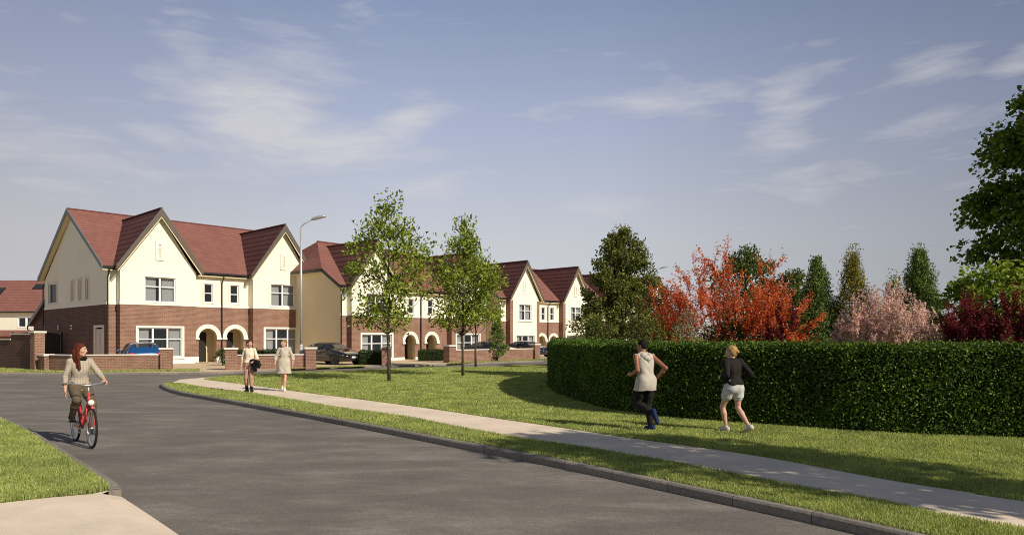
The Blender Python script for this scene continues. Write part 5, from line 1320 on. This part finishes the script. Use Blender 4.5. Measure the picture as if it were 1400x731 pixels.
shoes(W2,J,'whiteshoe'); hair(W2,J,'lightbrown','updo')

# --- running man, seen from behind
J=dict(torso=TM,pelvis=(0,.0,.93),chest=(0,.05,1.25),neck=(0,.09,1.46),head=(0,.135,1.625),look=(-.35,.94,-.02),shR=(.185,.05,1.415),shL=(-.185,.09,1.415),hipR=(.095,0,.89),hipL=(-.095,0,.89),
 elL=(-.265,-.06,1.16),wrL=(-.26,.17,1.06),elR=(.30,-.20,1.20),wrR=(.245,-.03,1.01),knR=(.09,.07,.48),anR=(.075,-.05,.085),toeR=(.085,.11,.035),knL=(-.085,.20,.52),anL=(-.06,-.26,.34),toeL=(-.05,-.36,.20),soleL=(0,-.75,.62),handL=((.15,.9,.2),(.9,0,-.1),(0,.2,1),1.0),handR=((-.1,.8,-.5),(-.9,0,0),(0,.4,.9),1.0))
x,y=G(884,588)
RM=person('man running in a sleeveless grey hooded top and black joggers',(x,y,0),R(29),J,'skinb',True)
f=fld(J)
for (t,_,_),(a,b,r) in zip(J['torso'],torso_bars(J)): f.cap(a,b,r+.018+.02*max(0,.5-t),None,.03)
for s_ in 'LR': f.cap(A(J['neck'])-UPZ*.05,A(J['sh'+s_])*A((1.0,1,1)),.048,.058,.03)
f.cap((-.075,.02,.95),(-.082,.06,.74),.132,.155,.05); f.cap((.075,0.01,.95),(.075,0.02,.74),.130,.138,.05)
f.cut((0,0,.765),(0,0,-1)); f.cut((.212,0,0),(1,0,.0)); f.cut((-.212,0,0),(-1,0,0)); f.cut(A(J['neck'])+UPZ*.05,(0,.2,1)); f.folds(.005,(34,30,14),6); f.mesh('hooded_top',M['greyhoodie'],RM)
f=fld(J); f.cap((-.07,.02,1.43),(.07,.02,1.43),.06,None,.03); f.cap((-.05,-.03,1.40),(.05,-.03,1.40),.055,None,.03); f.cap((0,-.045,1.36),(0,-.05,1.31),.05,.025,.03); f.ell((0,-.02,1.47),np.eye(3),(.05,.04,.03),.02,'-'); f.folds(.003,(50,50,40),2); f.mesh('hood',M['greyhoodie'],RM)
trousers(RM,J,'joggers','blackjog',1.93,.016,1.02,.2,.005); shoes(RM,J,'blueshoe',0,.05); hair(RM,J,'hairblack','short')

# --- running woman, seen from behind
J=dict(torso=TF,pelvis=(0,.0,.885),chest=(0,.03,1.17),neck=(0,.05,1.36),head=(.0,.09,1.515),look=(-.45,.89,-.02),shR=(.15,.02,1.32),shL=(-.15,.05,1.32),hipR=(.085,-.0,.845),hipL=(-.085,.02,.845),
 elL=(-.23,-.08,1.08),wrL=(-.20,.14,1.02),elR=(.26,-.16,1.10),wrR=(.19,.05,1.02),knR=(.10,.02,.46),anR=(.11,-.27,.14),toeR=(.12,-.15,.04),knL=(-.11,.20,.47),anL=(-.08,.13,.085),toeL=(-.09,.285,.04),soleR=(0,-.55,-1),handL=((.2,.9,.1),(.9,0,-.1),(0,.2,1),.9),handR=((-.2,.9,.1),(-.9,0,0),(0,.3,.9),.9))
x,y=G(1004,590.5)
RW=person('blonde woman running in a black sweatshirt and pale grey shorts',(x,y,0),R(22),J,'skin')
top(RW,J,'sweatshirt','blacktop',.10,infl=.022,sleeve=1.92,hem=(0,0,.90),m=.95,sl_infl=.014,flare=.0,amp=.005,seed=7)
trousers(RW,J,'shorts','greyshort',.46,.014,1.0,.17,.003,flare=.008); shoes(RW,J,'pinkshoe'); hair(RW,J,'blonde','bun')

# ------------------------------------------------------------------ bicycle and rider
M['redframe']=mk('red_bicycle_paint',(.62,.05,.055),.3,.04,2,coat=.8); M['alu']=mk('silver_metal',(.66,.66,.67),.28,.03,3,metal=.8); M['tan']=mk('tan_leather',(.33,.15,.06),.6,.1,20); M['whitelamp']=mk('cream_lamp',(.78,.76,.70),.3,.02)
p0=np.array(G(103.5,602.5,-.1)); p1=np.array(G(125.5,612.5,-.1)); bc=(p0+p1)/2; hd=p1-p0; WB=float(np.linalg.norm(hd))/2
brz=math.atan2(-hd[0],hd[1])
BK=empty('bicycle',(bc[0],bc[1],-.1),brz); tag(BK,'red step-through bicycle with silver handlebar ridden by the auburn-haired woman','bicycle')
for y_ in (-WB,WB):
    w=MB(); w.lathe([(.285,-.013),(.312,-.016),(.318,0),(.312,.016),(.285,.013)],(0,y_,.345),(1,0,0),40,True); w.lathe([(.0,-.045),(.02,-.04),(.02,.04),(0,.045)],(0,y_,.345),(1,0,0),12); wo=w.build('wheel',M['alu'],BK,True)
    w=MB()
    for k in range(28):
        a=2*math.pi*k/28; s_=.03*(1 if k%2 else -1); w.tube([(s_,y_+.018*math.cos(a+.8),.345+.018*math.sin(a+.8)),(0,y_+.29*math.cos(a),.345+.29*math.sin(a))],.0013,4,False)
    w.build('spokes',M['alu'],wo)
    w=MB(); w.lathe([(.342+.0-.019+.019*math.cos(t),.019*math.sin(t)) for t in np.linspace(0,2*math.pi,11)[:-1]],(0,y_,.345),(1,0,0),44,True); w.build('tyre',M['tyre'],wo,True)
    w=MB(); a0,a1=((.15,2.75) if y_<0 else (1.2,2.1))
    for k in range(20):
        t0=a0+(a1-a0)*k/20;t1=a0+(a1-a0)*(k+1)/20
        for sx0,sx1 in ((-.027,0),(0,.027)):
            f_=lambda t,x_:(x_,y_+(.368-abs(x_)*.4)*math.cos(t),.345+(.368-abs(x_)*.4)*math.sin(t))
            w.quad(f_(t0,sx0),f_(t1,sx0),f_(t1,sx1),f_(t0,sx1))
    w.build('mudguard',M['redframe'],BK)
BB=(0,-.07,.29); ST=(0,-.27,.80); HT=(0,.36,.93); HB=(0,.405,.74)
fr=MB(); fr.tube([BB,ST],.020,10); fr.tube([HT,HB],.021,10); fr.tube([HB,(0,.22,.56),(0,.02,.36),BB],.024,10); fr.tube([(0,.385,.82),(0,.2,.66),(0,.0,.52),(0,-.17,.55)],.017,10)
for sx in (-1,1):
    fr.tube([(sx*.03,-.09,.29),(sx*.055,-WB,.345)],.011,8); fr.tube([(sx*.02,-.255,.76),(sx*.055,-WB,.345)],.010,8)
fr.build('frame',M['redframe'],BK,True)
fk=MB()
for sx in (-1,1): fk.tube([(0,.41,.72),(sx*.045,.425,.70),(sx*.05,.455,.55),(sx*.05,WB,.345)],[.016,.014,.012,.009],8)
fk.build('fork',M['redframe'],BK,True)
hb=MB(); hb.tube([(0,.37,.90),(0,.345,1.06)],.013,8); hb.tube([(0,.345,1.05),(0,.40,1.075)],.013,8); hb.tube([(-.31,.13,1.085),(-.29,.22,1.105),(-.20,.33,1.095),(-.07,.385,1.07),(0,.395,1.07),(.07,.385,1.07),(.20,.33,1.095),(.29,.22,1.105),(.31,.13,1.085)],.0125,10)
hbo=hb.build('handlebar',M['alu'],BK,True)
for sx in (-1,1):
    g_=MB(); g_.tube([(sx*.297,.19,1.10),(sx*.315,.06,1.075)],.018,10); g_.build('grip',M['tan'],hbo,True)
sd_=MB(); sd_.blob((0,-.34,.945),(.095,.11,.035),14); sd_.blob((0,-.22,.945),(.035,.12,.028),12); so_=sd_.build('saddle',M['tan'],BK,True)
s_=MB(); s_.tube([(0,-.265,.78),(0,-.295,.93)],.0135,8); s_.build('seat_post',M['alu'],BK,True)
hl=MB(); hl.lathe([(.0,.055),(.042,.05),(.05,.03),(.045,-.01),(.02,-.05),(0,-.055)],(0,.50,.775),(0,1,0),20); hl.tube([(0,.47,.775),(0,.41,.80)],.01,6); hl.build('headlight',M['whitelamp'],BK,True)
cr=MB(); cr.tube([(.055,-.07,.29),(.075,-.07-.13,.29+.11)],.011,8); cr.tube([(-.055,-.07,.29),(-.075,-.07+.13,.29-.11)],.011,8); cr.lathe([(0,-.06),(.02,-.06),(.02,.06),(0,.06)],(0,-.07,.29),(1,0,0),12); cr.lathe([(.075,.0),(.095,.0),(.095,.006),(.075,.006)],(.05,-.07,.29),(1,0,0),24,True); cro=cr.build('crank',M['alu'],BK,True)
for sx,y_,z_ in ((1,-.20,.40),(-1,.06,.18)):
    q=MB(); q.box(*sorted((sx*.075,sx*.18)),y_-.045,y_+.045,z_-.012,z_+.012); q.build('pedal',M['plastic'],cro)
cg=MB(); cg.box(.062,.072,-.34,.02,.30,.36); cg.build('chain_guard',M['redframe'],BK,False,.01)
rk=MB(); rk.tube([(-.05,-.72,.75),(-.05,-.35,.75),(.05,-.35,.75),(.05,-.72,.75),(-.05,-.72,.75)],.006,6)
for sx in (-1,1): rk.tube([(sx*.05,-.6,.75),(sx*.06,-WB,.36)],.005,6)
rk.build('rear_rack',M['alu'],BK)
# rider
Z=lambda v:(v[0],v[1],v[2])
J=dict(torso=TF,pelvis=(0,-.30,1.03),chest=(0,-.245,1.31),neck=(0,-.24,1.50),head=(.0,-.205,1.66),look=(-.68,.73,.02),shR=(.148,-.25,1.46),shL=(-.148,-.235,1.46),hipR=(.085,-.27,.985),hipL=(-.085,-.27,.985),
 elR=(.225,-.26,1.19),wrR=(.235,-.20,.95),elL=(-.275,-.14,1.24),wrL=(-.315,.045,1.125),knR=(.12,.09,.80),anR=(.13,-.225,.49),toeR=(.13,-.12,.435),knL=(-.115,.115,.72),anL=(-.125,-.02,.285),toeL=(-.13,.12,.215),handR=((.02,.08,-1),(-1,.1,0),(.1,1,.1),.35),handL=((.05,.95,-.25),(.0,-.35,-1),(1,.1,.1),1.15))
RD=person('woman with long auburn hair in a checked shirt riding the red bicycle one-handed',(bc[0],bc[1],-.1),brz,J,'skin')
top(RD,J,'checked_shirt','check',.10,infl=.012,sleeve=1.80,hem=(0,0,1.05),m=.95,sl_infl=.011,flare=.012,amp=.004,seed=9)
trousers(RD,J,'trousers','khaki',1.92,.012,.96,.18,.003)
shoes(RD,J,'blackboot',.10,.044,'boot'); hair(RD,J,'auburn','long')
f=fld(J); n_=A(J['neck']); f.cap(n_+A((-.05,.03,.0)),n_+A((.05,.03,.0)),.052,None,.03); f.cap(n_+A((-.05,-.03,.01)),n_+A((.05,-.03,.01)),.055,None,.03); f.cut(n_+UPZ*.055,(0,0,1)); f.folds(.003,(60,60,60),4); f.mesh('scarf',M['scarf'],RD)
# ------------------------------------------------------------------ camera, sun, sky
cam=bpy.data.cameras.new('Camera'); co=link(bpy.data.objects.new('Camera',cam)); SC.camera=co
co.location=(0,0,EYE); co.rotation_euler=(R(90),0,0); cam.lens=24; cam.sensor_width=36; cam.shift_y=(460-365.5)/1400; cam.clip_end=6000; cam.clip_start=.05
SUN_AZ=math.atan2(-.613,.79); SUN_EL=R(34)
sd=np.array((math.cos(SUN_AZ)*math.cos(SUN_EL),math.sin(SUN_AZ)*math.cos(SUN_EL),math.sin(SUN_EL)))
sl=bpy.data.lights.new('Sun','SUN'); sl.energy=5.0; sl.angle=R(.5); sl.color=(1.,.90,.75)
so=link(bpy.data.objects.new('Sun',sl)); so.rotation_euler=Vector(sd).to_track_quat('Z','Y').to_euler(); so.location=(20,-15,30)
w=bpy.data.worlds.new('World'); SC.world=w; w.use_nodes=True; nt=w.node_tree
bg=nt.nodes['Background']
sky=N(nt,'ShaderNodeTexSky'); sky.sky_type='NISHITA'; sky.sun_disc=False; sky.sun_elevation=SUN_EL; sky.sun_rotation=math.atan2(sd[0],sd[1])
sky.air_density=1.0; sky.dust_density=2.2; sky.ozone_density=1.6; sky.altitude=50
tc=N(nt,'ShaderNodeTexCoord'); sx=N(nt,'ShaderNodeSeparateXYZ'); L(nt,tc.outputs['Generated'],sx.inputs[0])
def math_(op,a,b=None,c=None):
    n=nt.nodes.new('ShaderNodeMath'); n.operation=op
    for k,v in enumerate((a,b,c)):
        if v is None: continue
        if hasattr(v,'links'): nt.links.new(v,n.inputs[k])
        else: n.inputs[k].default_value=v
    return n.outputs[0]
az=math_('ARCTAN2',sx.outputs['X'],sx.outputs['Y']); el=math_('ARCSINE',sx.outputs['Z'])
# tone of the sky: hazy lilac near the horizon, grey blue above
# thin cirrus: stretched noise gathered in patches
cmb=N(nt,'ShaderNodeCombineXYZ'); L(nt,az,cmb.inputs[0]); L(nt,math_('MULTIPLY',el,2.6),cmb.inputs[1])
warp=N(nt,'ShaderNodeTexNoise',i_Scale=3.5,i_Detail=4.); L(nt,cmb.outputs[0],warp.inputs['Vector'])
wv=N(nt,'ShaderNodeVectorMath',operation='MULTIPLY_ADD'); L(nt,warp.outputs['Color'],wv.inputs[0]); wv.inputs[1].default_value=(.22,.16,0); L(nt,cmb.outputs[0],wv.inputs[2])
mp=N(nt,'ShaderNodeMapping'); mp.inputs['Rotation'].default_value=(0,0,R(-14)); mp.inputs['Scale'].default_value=(1.,1.9,1.); L(nt,wv.outputs[0],mp.inputs[0])
nz=N(nt,'ShaderNodeTexNoise',i_Scale=7.5,i_Detail=12.,i_Roughness=.60); L(nt,mp.outputs[0],nz.inputs['Vector'])
tot=None
for (a0,e0,sa,se,amp,tilt) in ((-20.5,17.0,5.8,4.1,1.0,-.25),(-15,15.0,7.5,1.9,.95,.12),(-24.5,20.2,3.2,3.6,.55,-.7),(-8.8,17.2,3.2,2.0,.75,.6),(-19,20.5,5,3.2,.42,.2),(13.,18.6,5.5,1.6,.55,-.15),(21.8,16.8,2.9,3.2,.62,.4),(23.,11.9,6.,1.5,.42,-.1),(-27.5,14.8,3.,1.,.55,0.),(-33.,13.,9,3.2,.38,0.),(-6.5,12.4,4.,1.3,.5,.2),(31.5,18.6,3.2,1.2,.6,.25),(36.8,17.8,2.,1.,.6,.3),(33.,14.,6.,2.,.3,.1),(7.,10.5,4.,1.2,.35,.1),(3.8,17.8,3.4,1.5,.35,-.2),(-11,24.,6,2.4,.2,.4)):
    da=math_('MULTIPLY',math_('SUBTRACT',az,R(a0)),1/R(sa)); de=math_('SUBTRACT',el,R(e0))
    de=math_('SUBTRACT',math_('MULTIPLY',de,1/R(se)),math_('MULTIPLY',da,tilt))
    r2=math_('ADD',math_('MULTIPLY',da,da),math_('MULTIPLY',de,de)); b=math_('MULTIPLY',math_('POWER',2.718,math_('MULTIPLY',r2,-1.)),amp)
    tot=b if tot is None else math_('MAXIMUM',tot,b)
den=math_('MULTIPLY',math_('SUBTRACT',math_('ADD',math_('MULTIPLY',tot,.95),math_('MULTIPLY_ADD',nz.outputs['Fac'],1.5,-.75)),.17),1.25)
n2=N(nt,'ShaderNodeTexNoise',i_Scale=22.,i_Detail=8.,i_Roughness=.65); L(nt,mp.outputs[0],n2.inputs['Vector'])
den=math_('MULTIPLY',den,math_('MULTIPLY_ADD',n2.outputs['Fac'],.9,.5))
cl=N(nt,'ShaderNodeClamp'); L(nt,den,cl.inputs[0]); cl.inputs[2].default_value=.85
# haze band over the horizon
hz=ramp(nt,[(0.,(.95,.95,.95)),(.12,(.80,.80,.80)),(.30,(.45,.45,.45)),(.55,(.16,.16,.16)),(1.,(0,0,0))]); L(nt,math_('MULTIPLY',el,1/R(45)),hz.inputs['Fac'])
c=mixc(nt,1.,sky.outputs[0],(4.2,4.4,5.2),'DARKEN')
gr=ramp(nt,[(0.,(.575,.575,.59)),(.169,(.545,.552,.585)),(.364,(.395,.435,.57)),(.567,(.24,.295,.445)),(.75,(.16,.20,.30)),(1.,(.12,.15,.215))]); L(nt,math_('MULTIPLY',el,1/R(45)),gr.inputs['Fac'])
sr=ramp(nt,[(0.,(.82,.79,.78)),(.36,(1.,1.,1.)),(.60,(.95,.95,.95)),(1.,(.52,.53,.56))]); L(nt,math_('MULTIPLY_ADD',az,1/R(76),.5),sr.inputs['Fac'])
sv=N(nt,'ShaderNodeVectorMath',operation='SCALE'); L(nt,gr.outputs['Color'],sv.inputs[0]); sv.inputs['Scale'].default_value=11.7
g2_=mixc(nt,1.,sv.outputs[0],sr.outputs['Color'],'MULTIPLY')
c=mixc(nt,.86,c,g2_)
c=mixc(nt,math_('MULTIPLY',cl.outputs[0],.85),c,(6.7,6.5,6.6))
L(nt,c,bg.inputs['Color']); bg.inputs['Strength'].default_value=.1
SC.view_settings.view_transform='Standard'; SC.view_settings.look='None'; SC.view_settings.exposure=0; SC.view_settings.gamma=1
SC.cycles.max_bounces=6; SC.cycles.transparent_max_bounces=12; SC.cycles.use_adaptive_sampling=False; SC.cycles.caustics_reflective=False; SC.cycles.caustics_refractive=False; SC.cycles.sample_clamp_indirect=1.5; SC.cycles.use_denoising=True; SC.cycles.denoiser='OPENIMAGEDENOISE'; SC.cycles.denoising_input_passes='RGB_ALBEDO_NORMAL'; SC.cycles.denoising_prefilter='NONE'; SC.cycles.filter_width=1.0
